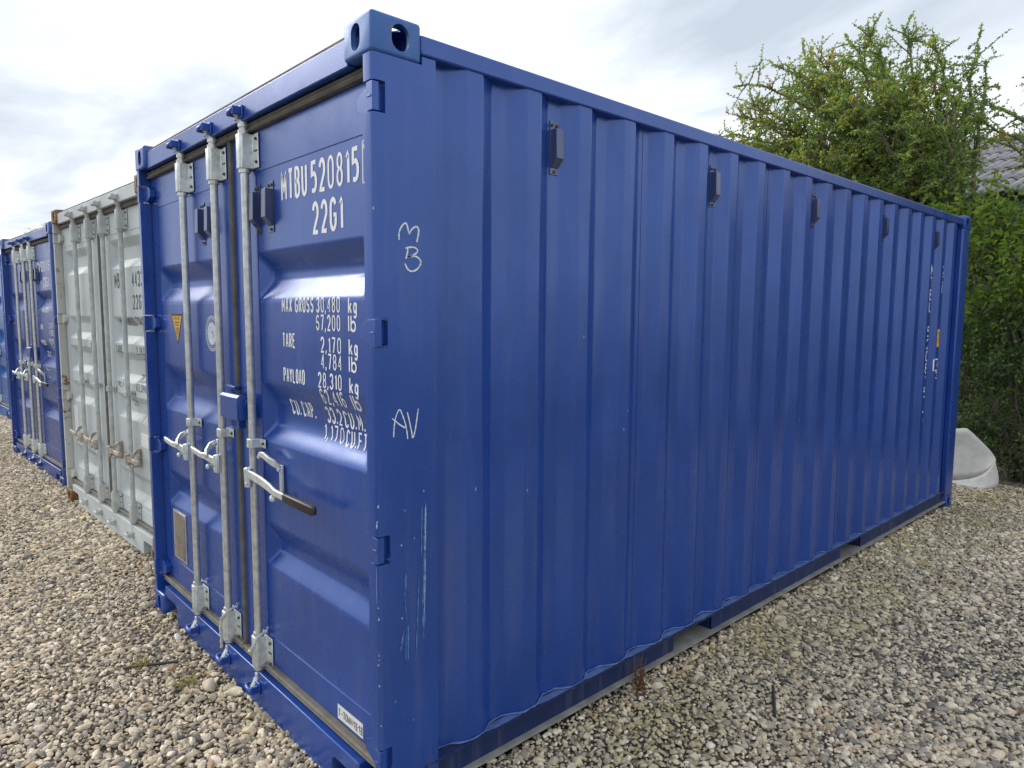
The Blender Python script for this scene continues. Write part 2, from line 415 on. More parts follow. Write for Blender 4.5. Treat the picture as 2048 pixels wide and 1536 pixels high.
class Decal:
    """ribbons and patches laid on a surface through a mapping (a,b)->(x,y,z); every stroke sits a hair above the last"""
    def __init__(s, fn, step=0.012): s.mb = MB(); s.fn = fn; s.k = 0; s.step = step
    def ribbon(s, pts, w, closed=False, wf=None):
        P = []
        for i in range(len(pts)-1):
            a = np.array(pts[i], float); b = np.array(pts[i+1], float); d = np.linalg.norm(b-a)
            n = max(1, int(d/s.step))
            for j in range(n): P.append(a+(b-a)*j/n)
        P.append(np.array(pts[-1], float)); P = np.array(P)
        keep = [0] + [i for i in range(1, len(P)) if np.linalg.norm(P[i]-P[i-1]) > 1e-6]; P = P[keep]
        if len(P) < 2: return
        T = np.gradient(P, axis=0) if len(P) > 2 else np.repeat([P[1]-P[0]], 2, 0)
        T /= np.maximum(1e-9, np.linalg.norm(T, axis=1))[:, None]
        # mitre: widen at corners
        sg = np.diff(P, axis=0); sg /= np.maximum(1e-9, np.linalg.norm(sg, axis=1))[:, None]
        mit = np.ones(len(P))
        for i in range(1, len(P)-1):
            c = max(-1, min(1, float(sg[i-1] @ sg[i]))); mit[i] = min(1.12, 1/max(.3, math.sqrt((1+c)/2)))
        Nn = np.stack([-T[:, 1], T[:, 0]], 1)
        lift = 0.0009 + s.k*0.00005; s.k += 1
        o = len(s.mb.v)
        for i, p in enumerate(P):
            ww = w*mit[i]/2*(wf(i/(len(P)-1)) if wf else 1)
            for sg_ in (1, -1): s.mb.v.append(s.fn(*(p+Nn[i]*ww*sg_), lift))
        for i in range(len(P)-1): s.mb.f.append((o+2*i, o+2*i+1, o+2*i+3, o+2*i+2))
    def patch(s, poly):
        lift = 0.0009 + s.k*0.00005; s.k += 1
        o = len(s.mb.v); c = np.mean(poly, axis=0)
        s.mb.v.append(s.fn(*c, lift)); n = len(poly)
        for p in poly: s.mb.v.append(s.fn(p[0], p[1], lift))
        for i in range(n): s.mb.f.append((o, o+1+i, o+1+(i+1) % n))
    def text(s, st, a0, a1, zc, h, sw=0.15, adv=1.42, skip=(), vert=False):
        """text filling a0..a1 across, centred on zc, height h; vert: letters stacked down from a1=(z)"""
        widths = [0.85 if ch in '., ' else (1.25 if ch == '1' else .75 if ch in 'Il' else (adv*1.1 if ch in 'MW' else adv)) for ch in st]
        tot = sum(widths[:-1]) + (1.0 if widths[-1] >= adv else .3); sc = (a1-a0)/tot; x = a0
        for ch, w in zip(st, widths):
            gw = sc*(w-(adv-1) if w >= adv else (.62 if ch == '1' else w-.3))
            if ch == '.': s.ribbon([(x-.28*sc, zc-h/2+h*.07), (x-.28*sc+h*.14, zc-h/2+h*.07)], h*.15); x += w*sc; continue
            if ch == ',': s.ribbon([(x-.02*sc, zc-h/2+h*.12), (x-.22*sc, zc-h/2-h*.14)], h*.12); x += w*sc; continue
            if ch in G and ch not in skip:
                for pl in G[ch]:
                    s.ribbon([(x+px*gw, zc-h/2+pz*h) for px, pz in pl], h*sw*(.74 if ch in 'MWNA48690' else 1))
            x += w*sc
    def column(s, st, a0, w, z0, z1):
        n = len(st); dz = (z0-z1)/n; h = dz*.78
        for i, ch in enumerate(st):
            if ch in G:
                zc = z0-dz*(i+.5)
                for pl in G[ch]: s.ribbon([(a0+px*w, zc-h/2+pz*h) for px, pz in pl], h*.14)

# ------------------------------------------------------------------ ground
gm = MB(); gm.add([(-400,-400,0),(400,-400,0),(400,400,0),(-400,400,0)], [(0,1,2,3)])
ground = build(gm, 'ground', M['soil'], off=(0, 0, 0)); tag(ground, None, None, kind='structure')

# ------------------------------------------------------------------ container pieces
CW, CL, CH = 2.438, 6.058, 2.591
YD = 0.06                                      # door skin

def make_casting_mesh():
    """front right top corner fitting: rounded hollow block with three slotted holes"""
    bm = bmesh.new()
    m = MB(); m.box(-.162, 0, 0, .178, CH-.118, CH)
    me = bpy.data.meshes.new('casting_block'); me.from_pydata(m.v, [], m.f)
    bm.from_mesh(me); bmesh.ops.recalc_face_normals(bm, faces=bm.faces)
    bmesh.ops.bevel(bm, geom=list(bm.edges), offset=.011, segments=3, profile=.5, affect='EDGES')
    bm.to_mesh(me); bm.free()
    c = MB()
    c.box(-.150, -.014, .016, .166, CH-.104, CH-.016)
    def oval(cx, cy, hw, hh, n=10):
        r = hw
        return [(cx+r*math.cos(a), cy+(hh-r)+r*math.sin(a)) for a in np.linspace(0, math.pi, n)] + \
               [(cx+r*math.cos(a), cy-(hh-r)+r*math.sin(a)) for a in np.linspace(math.pi, 2*math.pi, n)]
    zc = CH-.059
    c.prism(oval(-.089, zc, .0255, .0395), 'y', -.05, .06)
    c.prism(oval(.102, zc, .0315, .0395), 'x', -.06, .05)
    pz = [(b, a) for a, b in oval(.089, -.081, .0315, .062)]
    c.prism([(q[0], q[1]) for q in [(-.081+(y_-.089)*0, x_) for x_, y_ in []]] or [(-.081+dx_, .089+dy_) for dx_, dy_ in oval(0, 0, .0315, .062)], 'z', CH-.06, CH+.05)
    mc = bpy.data.meshes.new('casting_cut'); mc.from_pydata(c.v, [], c.f)
    bm = bmesh.new(); bm.from_mesh(mc); bmesh.ops.recalc_face_normals(bm, faces=bm.faces); bm.to_mesh(mc); bm.free()
    a = bpy.data.objects.new('tmp_a', me); b = bpy.data.objects.new('tmp_b', mc)
    COL.objects.link(a); COL.objects.link(b)
    bo = a.modifiers.new('b', 'BOOLEAN'); bo.object = b; bo.operation = 'DIFFERENCE'; bo.solver = 'EXACT'; bo.use_self = True
    dg = bpy.context.evaluated_depsgraph_get()
    ev = a.evaluated_get(dg); r = bpy.data.meshes.new_from_object(ev)
    V = [tuple(v.co) for v in r.vertices]; F = [tuple(p.vertices) for p in r.polygons]
    bpy.data.objects.remove(a); bpy.data.objects.remove(b)
    bpy.data.meshes.remove(me); bpy.data.meshes.remove(mc); bpy.data.meshes.remove(r)
    return V, F
CAST_V, CAST_F = make_casting_mesh()

def trap(z, cs):
    """recess of the pressed door panel at height z (0..1)"""
    d = 0.0
    for top, bot, su, sd in cs:
        t = max(0.0, min(1.0, (top-z)/su, (z-bot)/sd))
        d = max(d, t)
    return 0.75*d + 0.25*d*d*(3-2*d)

Y_IN, Y_OUT = .045, .009
def _raw(y):
    if y < .297 or y > CL-.215: return -Y_IN
    p = (y-.297) % .2768
    t = p/.068 if p < .068 else (1 if p < .138 else (1-(p-.138)/.068 if p < .206 else 0))
    return -(Y_IN + (Y_OUT-Y_IN)*t)
def sidex(y):
    """x of the corrugated side sheet at position y, bends rounded"""
    return sum(_raw(y+d)*w for d, w in ((-.007, 1), (-.004, 2), (-.002, 2), (0, 3), (.002, 2), (.004, 2), (.007, 1)))/13
def side_ys():
    ys = [.234]
    k = 0
    while True:
        y0 = .297+k*.2768
        if y0 > CL-.46: break
        for c in (0, .068, .138, .206):
            for d in (-.009, -.006, -.004, -.002, 0, .002, .004, .006, .009): ys.append(y0+c+d)
        k += 1
    ys += [CL-.23, CL-.21, CL-.19]
    return sorted(set(round(y, 5) for y in ys if y <= CL-.19))

HZ = (2.348, 1.648, .963, .254)               # hinge heights

def mirror(m):
    q = MB(); q.v = [(-CW-v[0], v[1], v[2]) for v in m.v]; q.f = [tuple(reversed(f)) for f in m.f]; return q

def container(loc, yaw, label, S):
    root = empty('shipping_container', loc, yaw)
    tag(root, label, 'shipping container', 'shipping containers standing in a row')
    # base empty at the middle of the door sill: local x shifts by half the width
    OFF[0] = Vector((-CW/2, 0, 0))
    root.location = Vector(loc) + Matrix.Rotation(yaw, 3, 'Z') @ Vector((-CW/2, 0, 0))
    P = M[S['paint']]; K = M[S['casting']]; HW = M[S['hard']]
    # ---- corner castings
    for fx in (0, 1):
        for fy in (0, 1):
            for fz in (0, 1):
                m = MB()
                vv = [(-CW-x if fx else x, CL-y if fy else y, CH-z if fz else z) for x, y, z in CAST_V]
                m.v = vv; m.f = [tuple(reversed(f)) for f in CAST_F] if (fx+fy+fz) % 2 else list(CAST_F)
                mat = K
                if S.get('scuffed') and (fx, fy, fz) == (0, 0, 0): mat = M['scuff']
                c = build(m, 'corner_casting', mat, root, smooth=32, fix=False)
                if S.get('scuffed') and (fx, fy, fz) == (0, 0, 0): c['label'] = 'near top corner casting with bright blue scuff and rusty edge'
    # ---- corner posts (door end), notched for the hinge knuckles
    def rc(n=5): return [(-.003-.014*(1-math.cos(a)), .003+.014*(1-math.sin(a))) for a in np.linspace(0, math.pi/2, n)]
    nose = [(-.003, .048), (-.052, .048), (-.052, .003)] + list(reversed([(x, y) for x, y in rc()]))
    cut = [(-.003, .234), (-.040, .234), (-.040, .112), (-.052, .112), (-.052, .048), (-.003, .048)]
    zs = [.118]
    for hz in sorted(HZ): zs += [hz-.046, hz+.046]
    zs += [CH-.118]
    for fx in (0, 1):
        m = MB()
        m.prism(cut, 'z', zs[0], zs[-1])
        for i in range(0, len(zs)-1, 2): m.prism(nose, 'z', zs[i], zs[i+1])
        m.prism([(-.003, .182), (-.003, .234), (-.04, .234), (-.04, .182)], 'z', CH-.118, CH-.093)
        m.prism([(-.003, .182), (-.003, .234), (-.04, .234), (-.04, .182)], 'z', .093, .118)
        if fx: m = mirror(m)
        build(m, 'corner_post', M[S.get('post', S['paint'])], root, smooth=28)
        # rear post
        m = MB(); m.box(-.16, -.003, CL-.19, CL-.004, .118, CH-.118)
        m.box(-.045, -.003, CL-.215, CL-.19, .118, CH-.118)
        if fx: m = mirror(m)
        build(m, 'corner_post', P, root, bevel=.006)
    # ---- rails
    m = MB(); m.box(-.162, -CW+.162, .014, .10, 2.467, 2.553)
    build(m, 'door_header', P, root, bevel=.004)
    m = MB(); m.box(-.158, -CW+.158, .016, .12, 2.5532, 2.561)
    build(m, 'roof_edge_strip', M['edge'], root)
    m = MB(); a, b = -.163, -CW+.163
    m.prism([(a, .172), (a, .112), (a-.17, .112), (a-.19, .098), (a-.19, .012), (b+.19, .012), (b+.19, .098), (b+.17, .112), (b, .112), (b, .172)], 'y', .014, .08)
    build(m, 'door_sill', P, root, bevel=.004)
    ys = side_ys()
    for fx in (0, 1):
        m = MB(); m.box(-.062, -.003, .1785, CL-.1785, 2.503, 2.563)
        if fx: m = mirror(m)
        build(m, 'top_side_rail', P, root, bevel=.006)
        # bottom rail: outward channel with two fork pockets
        m = MB()
        segs = [(.1785, 1.687), (2.03, 3.660), (4.01, CL-.1785)]
        m.box(-.060, -.002, .1785, CL-.1785, .162, .172)
        for y0, y1 in segs: m.box(-.034, -.028, y0, y1, .068, .162)
        for y0, y1 in ((1.687, 2.03), (3.66, 4.01)):
            m.box(-.6, -.0283, y0-.006, y0, .0683, .1617); m.box(-.6, -.0283, y1, y1+.006, .0683, .1617); m.box(-.606, -.6, y0, y1, .0683, .1617)
        if fx: m = mirror(m)
        build(m, 'bottom_side_rail', M['shaded_rail'] if S.get('near') else P, root)
        m = MB(); m.box(-.060, -.001, .1785, CL-.1785, .060, .068)
        for y0, y1 in ((1.687, 2.03), (3.66, 4.01)): m.box(-.6, -.0605, y0, y1, .060, .068)
        if fx: m = mirror(m)
        build(m, 'bottom_rail_flange', M['flange'] if S.get('near') else P, root)
        # corrugated wall
        m = MB(); zz = [.172, .9, 1.7, 2.505]
        for z in zz:
            for y in ys: m.v.append((sidex(y), y, z))
        n = len(ys)
        for j in range(len(zz)-1):
            for i in range(n-1): m.f.append((j*n+i, j*n+i+1, (j+1)*n+i+1, (j+1)*n+i))
        if fx: m = mirror(m)
        build(m, 'side_wall', P, root, smooth=40, fix=False)
        if S.get('near') and not fx:
            # sealant bead at the foot of the wall, torn and wavy
            m = MB(); pts = []; rad = []
            y = .24
            while y < CL-.22:
                ins = 1-(sidex(y)+Y_IN)/(Y_IN-Y_OUT)
                pts.append((sidex(y)+.003+.004*rnd.random(), y, .175+.005*rnd.random()*ins+.003)); rad.append(.0018+.0028*rnd.random()); y += .017
            m.tube(pts, rad, 5)
            build(m, 'sealant_bead', M['sealant'], root, smooth=60)
            m = MB()
            for k in range(20):
                y0 = .435+.2768*k+.012
                if y0 > CL-.5: break
                q = [(y0-.005, -.014), (y0+.04, -.036), (y0+.16, -.038), (y0+.205, -.02), (y0+.19, -.006), (y0+.05, -.005)]
                q = [(a+rnd.uniform(-.006, .006), b+rnd.uniform(-.001, .001)) for a, b in q]
                m.prism([(b, a) for a, b in q], 'z', .1722, .1742)
            build(m, 'ledge_dust_film', M['sealant'], root)
            # butt seams between the pressed sheets
            for k in (3, 7, 11, 15):
                y = .435+.2768*k+.098
                m = MB(); m.box(-Y_IN+.0002, -Y_IN+.0015, y, y+.004, .176, 2.5)
                build(m, 'sheet_seam', P, root)
    # end wall, roof, floor
    m = MB(); n = 0
    xs = [-.16]
    x = -.2
    while x > -CW+.42: xs += [x, x-.05, x-.12, x-.17]; x -= .24
    xs += [-CW+.16]
    for z in (.16, 2.5):
        for i, x in enumerate(xs): m.v.append((x, CL-.02-(.045 if (i-1) % 4 in (1, 2) and 0 < i < len(xs)-1 else 0), z))
    n = len(xs)
    for i in range(n-1): m.f.append((i, i+1, n+i+1, n+i))
    build(m, 'end_wall', P, root)
    m = MB(); m.box(-.16, -CW+.16, CL-.12, CL-.01, 2.5, 2.56); build(m, 'end_rail', P, root); m = MB(); m.box(-.16, -CW+.16, CL-.12, CL-.01, .03, .16)
    build(m, 'end_rail', P, root)
    m = MB(); nr = 26
    for j, x in enumerate((-.063, -CW+.063)):
        for i in range(nr*4+1):
            y = .101+(CL-.23)*i/(nr*4); m.v.append((x, y, 2.5655+(.016 if i % 4 in (1, 2) else 0)))
    n = nr*4+1
    for i in range(n-1): m.f.append((i, i+1, n+i+1, n+i))
    build(m, 'roof_panel', P, root)
    m = MB(); m.box(-.061, -CW+.061, .09, CL-.13, .13, .16); build(m, 'floor_deck', M['gasket_dark'], root)
    # ---- doors
    doors = {}
    CS = S['corr']; DEP = S['depth']
    def panel(px0, px1):
        def rec(x, z):
            if not (px0 <= x <= px1) or not (S['pz'][0] <= z <= S['pz'][1]): return 0.0
            hip = min(1, (x-px0)/.055, (px1-x)/.055)
            t = trap(z, CS)
            return .003 + DEP*min(t, max(0, hip))
        return rec
    SPEC = {'right': (-1.2135, -.066, -.985, -.155), 'left': (-CW+.066, -1.2225, -CW+.152, -1.445)}
    for side, (x0, x1, px0, px1) in SPEC.items():
        rec = panel(px0, px1)
        X = [x0, px0-.0001, px0] + list(np.linspace(px0+.011, px0+.055, 5)) + list(np.linspace(px0+.055, px1-.055, 6)[1:-1]) + list(np.linspace(px1-.055, px1-.011, 5)) + [px1, px1+.0001, x1]
        Z = {.212, 2.428, S['pz'][0], S['pz'][0]-.0001, S['pz'][1], S['pz'][1]+.0001}
        for top, bot, su, sd in CS:
            for t in np.linspace(0, 1, 8): Z.add(round(bot+sd*t, 5)); Z.add(round(top-su*t, 5))
            Z.add(bot-.01); Z.add(top+.01)
        Z = sorted(Z)
        m = MB(); nx = len(X)
        for z in Z:
            for x in X: m.v.append((x, YD+rec(x, z), z))
        for j in range(len(Z)-1):
            for i in range(nx-1): m.f.append((j*nx+i, j*nx+i+1, (j+1)*nx+i+1, (j+1)*nx+i))
        # returns at the rim
        for (xa, xb, za, zb) in ((x0, x0, Z[0], Z[-1]), (x1, x1, Z[0], Z[-1])):
            m.add([(xa, YD, za), (xa, YD+.05, za), (xa, YD+.05, zb), (xa, YD, zb)], [(0, 1, 2, 3)])
        for z in (Z[0], Z[-1]):
            m.add([(x0, YD, z), (x1, YD, z), (x1, YD+.05, z), (x0, YD+.05, z)], [(0, 1, 2, 3)])
        d = build(m, 'door', P, root, smooth=26, fix=False)
        doors[side] = (d, rec)
        # gasket strips
        m = MB()
        m.prism([(.040, 2.431), (.034, 2.438), (.044, 2.444), (.044, 2.450), (.036, 2.456), (.044, 2.463), (.07, 2.463), (.07, 2.431)], 'x', x0, x1)
        build(m, 'door_gasket', M['gasket'], d); m = MB()
        m.prism([(.040, .209), (.034, .202), (.044, .196), (.044, .190), (.036, .184), (.044, .176), (.07, .176), (.07, .209)], 'x', x0, x1)
        build(m, 'door_gasket', M['gasket'], d)
        if side == 'left':
            m = MB(); m.prism([(-1.214, .070), (-1.214, .050), (-1.219, .042), (-1.226, .050), (-1.232, .045), (-1.240, .0592), (-1.232, .070)], 'z', .2095, 2.4305)
            build(m, 'door_gasket', M['gasket'], d)
        hx0, hx1 = (-CW+.040, -CW+.066) if side == 'left' else (-.066, -.040)
        m = MB(); m.box(hx0+.001, hx1-.001, .062, .085, .176, 2.463)
        build(m, 'door_gasket', M['gasket_dark'], d)
        # hinges
        for hz in HZ:
            m = MB()
            m.box(-.036, -.0045, .0035, .027, hz-.0415, hz+.0415)
            m.prism([(-.036, hz-.040), (-.092, hz-.040), (-.138, hz-.018), (-.138, hz+.018), (-.092, hz+.040), (-.036, hz+.040)], 'y', .030, .0585)
            m.box(-.040, -.022, .0275, .058, hz-.036, hz+.036)
            m.box(-.034, -.010, .0015, .0034, hz-.003, hz+.003)
            if side == 'left': m = mirror(m)
            h = build(m, 'hinge', M[S.get('hinge', S['paint'])], d, bevel=.005)
        # small ventilators on the door
        for vx in S.get('vents', {}).get(side, ()):
            ventilator(d, P, lambda a, b, c: (vx+a, YD+.0035-c, 2.122+b))
    # ---- locking bars
    for rx, side, hdir, hz in S['rods']:
        bar = MB(); bar.cyl((rx, .030, .150), (rx, .030, 2.450), .0165, 16)
        rod = build(bar, 'locking_bar', M[S['rodmat']], root, smooth=40)
        for z0, z1, top in ((2.285, 2.420, 1), (.190, .325, 0)):
            m = MB(); zc = (z0+z1)/2
            prof = [(rx-.046, .0575), (rx-.046, .053), (rx-.031, .053), (rx-.026, .012), (rx-.014, .003), (rx+.014, .003), (rx+.026, .012),
                    (rx+.031, .053), (rx+.080, .053), (rx+.080, .0575)]
            m.prism(prof, 'z', z0, z1)
            b_ = build(m, 'bearing_bracket', HW, rod, bevel=.004)
            m = MB()
            for dz in (-.045, .045):
                m.cyl((rx+.066, .0535, zc+dz), (rx+.066, .046, zc+dz), .0065, 8)
                m.cyl((rx-.039, .0535, zc+dz), (rx-.039, .046, zc+dz), .0055, 8)
            m.box(rx+.045, rx+.074, .0505, .0532, zc-.003, zc+.003)
            build(m, 'bracket_bolt', M['bolt'], rod)
            for za, zb, r in ((z0-.016, z0-.0005, .0225), (z1+.0005, z1+.016, .0225)):
                m = MB(); m.cyl((rx, .030, za), (rx, .030, zb), r, 14); build(m, 'collar', M[S['rodmat']], rod, smooth=40)
        # cams and keepers
        for zt, sgn in ((2.50, 1), (.105, -1)):
            m = MB()
            m.cyl((rx, .030, zt-sgn*.052), (rx, .030, zt-sgn*.03), .021, 12)
            m.tube([(rx, .026, zt-sgn*.035), (rx-.004, .014, zt-sgn*.012), (rx-.002, -.004, zt+sgn*.006), (rx+.016, -.008, zt+sgn*.016), (rx+.028, .002, zt+sgn*.006)],
                   [.018, .016, .014, .012, .009], 8)
            m.sphere((rx-.012, -.004, zt+sgn*.012), (.017, .013, .014), 8, 6)
            build(m, 'cam', HW, rod, smooth=50)
            m = MB()
            m.box(rx-.030, rx+.046, .0045, .0138, zt-.026, zt+.024)
            m.box(rx+.030, rx+.044, -.030, .0045, zt-.016, zt+.016)
            m.tube([(rx+.037, -.024, zt+sgn*.002), (rx+.008, -.030, zt-sgn*.004), (rx-.020, -.024, zt-sgn*.006)], [.011, .010, .009], 6)
            m.box(rx-.030, rx-.020, -.026, .0045, zt-.013, zt+.013)
            build(m, 'cam_keeper', M[S.get('keeper', S['paint'])], root, bevel=.003)
        # strap in the middle
        zs_ = S.get('strapz', 1.165)
        m = MB(); prof = [(rx-.040, .0575), (rx-.040, .053), (rx-.026, .053), (rx-.022, .014), (rx-.012, .008), (rx+.012, .008), (rx+.022, .014), (rx+.026, .053), (rx+.066, .053), (rx+.066, .0575)]
        m.prism(prof, 'z', zs_-.019, zs_+.019)
        build(m, 'strap_clip', HW, rod, bevel=.003)
        m = MB(); m.cyl((rx+.052, .0535, zs_), (rx+.052, .047, zs_), .006, 8); m.cyl((rx-.033, .0535, zs_), (rx-.033, .047, zs_), .005, 8)
        build(m, 'bracket_bolt', M['bolt'], rod)
        # handle: hub, lever, grip, retainer
        s_ = hdir
        HM = M[S.get('handlemat', 'galv_light')]
        m = MB()
        m.box(rx-.012, rx+.012, -.006, .014, hz-.048, hz+.036)
        m.tube([(rx+s_*.004, .004, hz+.034), (rx+s_*.004, .004, hz-.046)], [.019, .017], 8)
        m.cyl((rx+s_*.012, -.012, hz-.03), (rx+s_*.012, .02, hz-.03), .007, 8)
        build(m, 'handle_hub', HM, rod, bevel=.003)
        if S['handle'] == 'grip' and side == 'right':
            pts = [(rx+.012, .000, hz+.012), (rx+.09, -.002, hz+.010), (rx+.17, -.006, hz+.006), (rx+.225, -.004, hz-.004), (rx+.275, -.002, hz-.018), (rx+.36, -.002, hz-.020)]
            m = MB(); m.bar(pts, .013, [.034, .036, .036, .034, .029, .027]); build(m, 'handle', HM, rod, bevel=.004)
            m = MB(); m.bar([(rx+.355, -.002, hz-.020), (rx+.38, -.002, hz-.020), (rx+.595, -.003, hz-.022), (rx+.612, -.003, hz-.022)], [.018, .021, .022, .012], [.030, .034, .035, .020])
            build(m, 'grip', M['black'], rod, bevel=.005)
            m = MB()
            m.box(rx+.205, rx+.232, .048, .0575, hz-.06, hz+.075)
            m.bar([(rx+.218, .044, hz+.066), (rx+.205, .03, hz+.082), (rx+.165, .024, hz+.092), (rx+.125, .022, hz+.105), (rx+.09, .022, hz+.104)], [.012]*5, [.018, .026, .024, .024, .020])
            m.bar([(rx+.09, .022, hz+.104), (rx+.072, .022, hz+.085)], .012, .016)
            m.cyl((rx+.218, .058, hz-.045), (rx+.218, .02, hz-.045), .008, 8); m.cyl((rx+.218, .058, hz+.058), (rx+.218, .036, hz+.058), .009, 8)
            m.sphere((rx+.225, .012, hz-.052), .016)
            build(m, 'handle_retainer', HM, rod, bevel=.002)
        else:
            ln = S.get('hlen', .31)
            pts = [(rx+s_*.012, .002, hz+.004), (rx+s_*.07, .001, hz+.002), (rx+s_*.13, -.002, hz+.010), (rx+s_*.19, -.004, hz+.006), (rx+s_*(ln*.85), -.006, hz+.014), (rx+s_*ln, -.008, hz+.022)]
            m = MB(); m.bar(pts, .014, [.036, .034, .032, .026, .026, .022]); build(m, 'handle', HM, rod, bevel=.004)
            m = MB()
            rx2 = rx+s_*.125
            m.box(rx2-.012, rx2+.012, .046, .0575, hz-.05, hz+.085)
            m.bar([(rx2, .044, hz+.07), (rx2+s_*.006, .022, hz+.06), (rx2+s_*.004, .000, hz+.034), (rx2-s_*.03, -.014, hz+.014)], .012, [.026, .026, .024, .020])
            m.cyl((rx2, .058, hz+.066), (rx2, .030, hz+.066), .009, 8); m.cyl((rx2, .058, hz-.038), (rx2, .01, hz-.038), .009, 8)
            m.sphere((rx2, .004, hz-.04), .013)
            build(m, 'handle_retainer', HM, rod, bevel=.002)
    # ---- lock box bridging the doors
    if S.get('lockbox'):
        m = MB()
        x0, x1, z0, z1 = -1.262, -1.070, 1.255, 1.362; yf = -.012
        m.prism([(yf, z0), (yf, z1-.012), (yf+.012, z1), (.02, z1), (.02, z1-.005), (yf+.014, z1-.005), (yf+.005, z1-.014), (yf+.005, z0)], 'x', x0, x1)
        m.box(x1-.005, x1-.0002, yf+.0052, .055, z0+.001, z1-.0052); m.box(x0+.0002, x0+.005, yf+.0052, .055, z0+.001, z1-.0052)
        lb = build(m, 'lock_box', P, root, bevel=.002)
        m = MB(); m.box(x0-.06, x0+.06, .030, .0585, z1+.014, z1+.026); build(m, 'lock_shelf', P, lb, bevel=.002); m = MB(); m.box(x1-.09, x1-.065, .018, .05, z0-.045, z0+.06)
        build(m, 'lock_hasp', P, lb, bevel=.002)
        m = MB(); m.tube([(x1+.0005, .008, z1-.022), (x1+.004, .018, z1-.05), (x1+.0005, .028, z1-.024)], .003, 6)
        build(m, 'weld_bead', P, lb)
    return root, doors

def ventilator(parent, mat, fn):
    """louvre hood: back plate with rivets, box hood with a slanted foot. fn(a across, b up, c outwards)"""
    m = MB()
    w, h = .023, .098
    def bx(a0, a1, b0, b1, c0, c1):
        m.add([fn(a, b, c) for c in (c0, c1) for b in (b0, b1) for a in (a0, a1)], [(0,1,3,2),(4,6,7,5),(0,4,5,1),(2,3,7,6),(0,2,6,4),(1,5,7,3)])
    bx(-w, w, -h, h, 0.001, .004)
    prof = [(.066, .0042), (.066, .033), (-.042, .036), (-.074, .006), (-.074, .0042)]
    n = len(prof); vs = [fn(a, b, c) for a in (-.019, .019) for b, c in prof]
    m.add(vs, [tuple(range(n)), tuple(range(2*n-1, n-1, -1))] + [(i, n+i, n+(i+1) % n, (i+1) % n) for i in range(n)])
    o = build(m, 'ventilator', M['vent'], parent, bevel=.003)
    m = MB()
    for a, b in ((-.013, .082), (.013, .082), (0, -.087)):
        c0 = Vector(fn(a, b, .0035)); c1 = Vector(fn(a, b, .010)); m.cyl(c0, c1, .006, 8)
    if parent.parent is None:
        build(m, 'rivet', M['bolt'], o)
    else:
        build(m, 'rivet', M['bolt'], parent)
    return o

BLUE_CORR = [(1.952, 1.757, .075, .088), (1.430, 1.180, .100, .077), (.838, .638, .090, .080)]
BLUE_SPEC = dict(paint='blue', casting='blue', hard='galv_light', rodmat='galv', corr=BLUE_CORR, depth=.042, pz=(.331, 2.272),
                 vents={'right': (-.968, -.848), 'left': (-1.60, -1.478)},
                 rods=[(-1.775, 'left', -1, 1.022), (-1.360, 'left', -1, 1.030), (-1.018, 'right', 1, 1.028)], handle='grip', lockbox=True, near=True, scuffed=True)

# ------------------------------------------------------------------ near blue container
main, mdoors = container((0, 0, 0), 0.0, 'large navy blue container in front, its long corrugated side facing the camera', BLUE_SPEC)
OFFM = OFF[0].copy()

def door_fn(rec): return lambda a, b, lift: (a, YD+rec(a, b)-lift, b)
dR, recR = mdoors['right']; dL, recL = mdoors['left']

words(door_fn(recR), [('MTBU', -.750, -.550, 2.186, .101), ('520815', -.508, -.190, 2.186, .101), ('22G1', -.502, -.300, 2.044, .101)], 'white', dR, .15)
D = Decal(door_fn(recR))
D.ribbon([(-.160, 2.25), (-.160, 2.122), (-.070, 2.122), (-.070, 2.25), (-.1605, 2.25)], .006)
D.text('7', -.150, -.100, 2.186, .095)
build(D.mb, 'lettering', M['white'], dR, fix=False)
words(door_fn(recR), [('MAX', -.774, -.692, 1.738, .050), ('GROSS', -.660, -.518, 1.738, .050), ('30,480', -.490, -.325, 1.738, .051), ('kg', -.264, -.212, 1.735, .051),
                       ('67,200', -.494, -.325, 1.674, .051), ('lb', -.272, -.218, 1.674, .051), ('TARE', -.774, -.672, 1.603, .050), ('2,170', -.463, -.322, 1.596, .051),
                       ('kg', -.264, -.210, 1.595, .051), ('4,784', -.463, -.320, 1.537, .051), ('lb', -.272, -.218, 1.537, .051), ('PAYLOAD', -.773, -.598, 1.468, .050),
                       ('28,310', -.488, -.322, 1.468, .051), ('kg', -.264, -.210, 1.464, .051), ('62,416', -.484, -.318, 1.408, .051), ('lb', -.272, -.218, 1.405, .051),
                       ('CU.', -.790, -.712, 1.338, .056), ('CAP.', -.694, -.590, 1.338, .056), ('33.2', -.500, -.395, 1.336, .056), ('CU.M.', -.372, -.232, 1.333, .056),
                       ('1,170', -.525, -.385, 1.270, .054), ('CU.FT.', -.362, -.205, 1.266, .054)], 'white', dR)
# white maker sticker at the foot of the right door
m = MB(); m.box(-.386, -.208, YD-.0006, YD-.0002, .221, .277); st = build(m, 'sticker', M['sticker'], dR)
flat = lambda a, b, lift: (a, YD-.0005-lift, b)
D = Decal(flat); D.text('T-TOWN', -.378, -.280, .249, .026, .13)
for ox in (-.268, -.232):
    for q in ([(.002, .012), (.004, -.014)], [(-.004, .002), (.004, .014)], [(.010, .010), (.024, .010)], [(.010, -.002), (.024, -.002)], [(.016, .014), (.016, -.014)], [(.009, -.014), (.025, -.014)]):
        D.ribbon([(ox+a, .249+b) for a, b in q], .003)
build(D.mb, 'sticker_print', M['letter_black'], dR, fix=False)
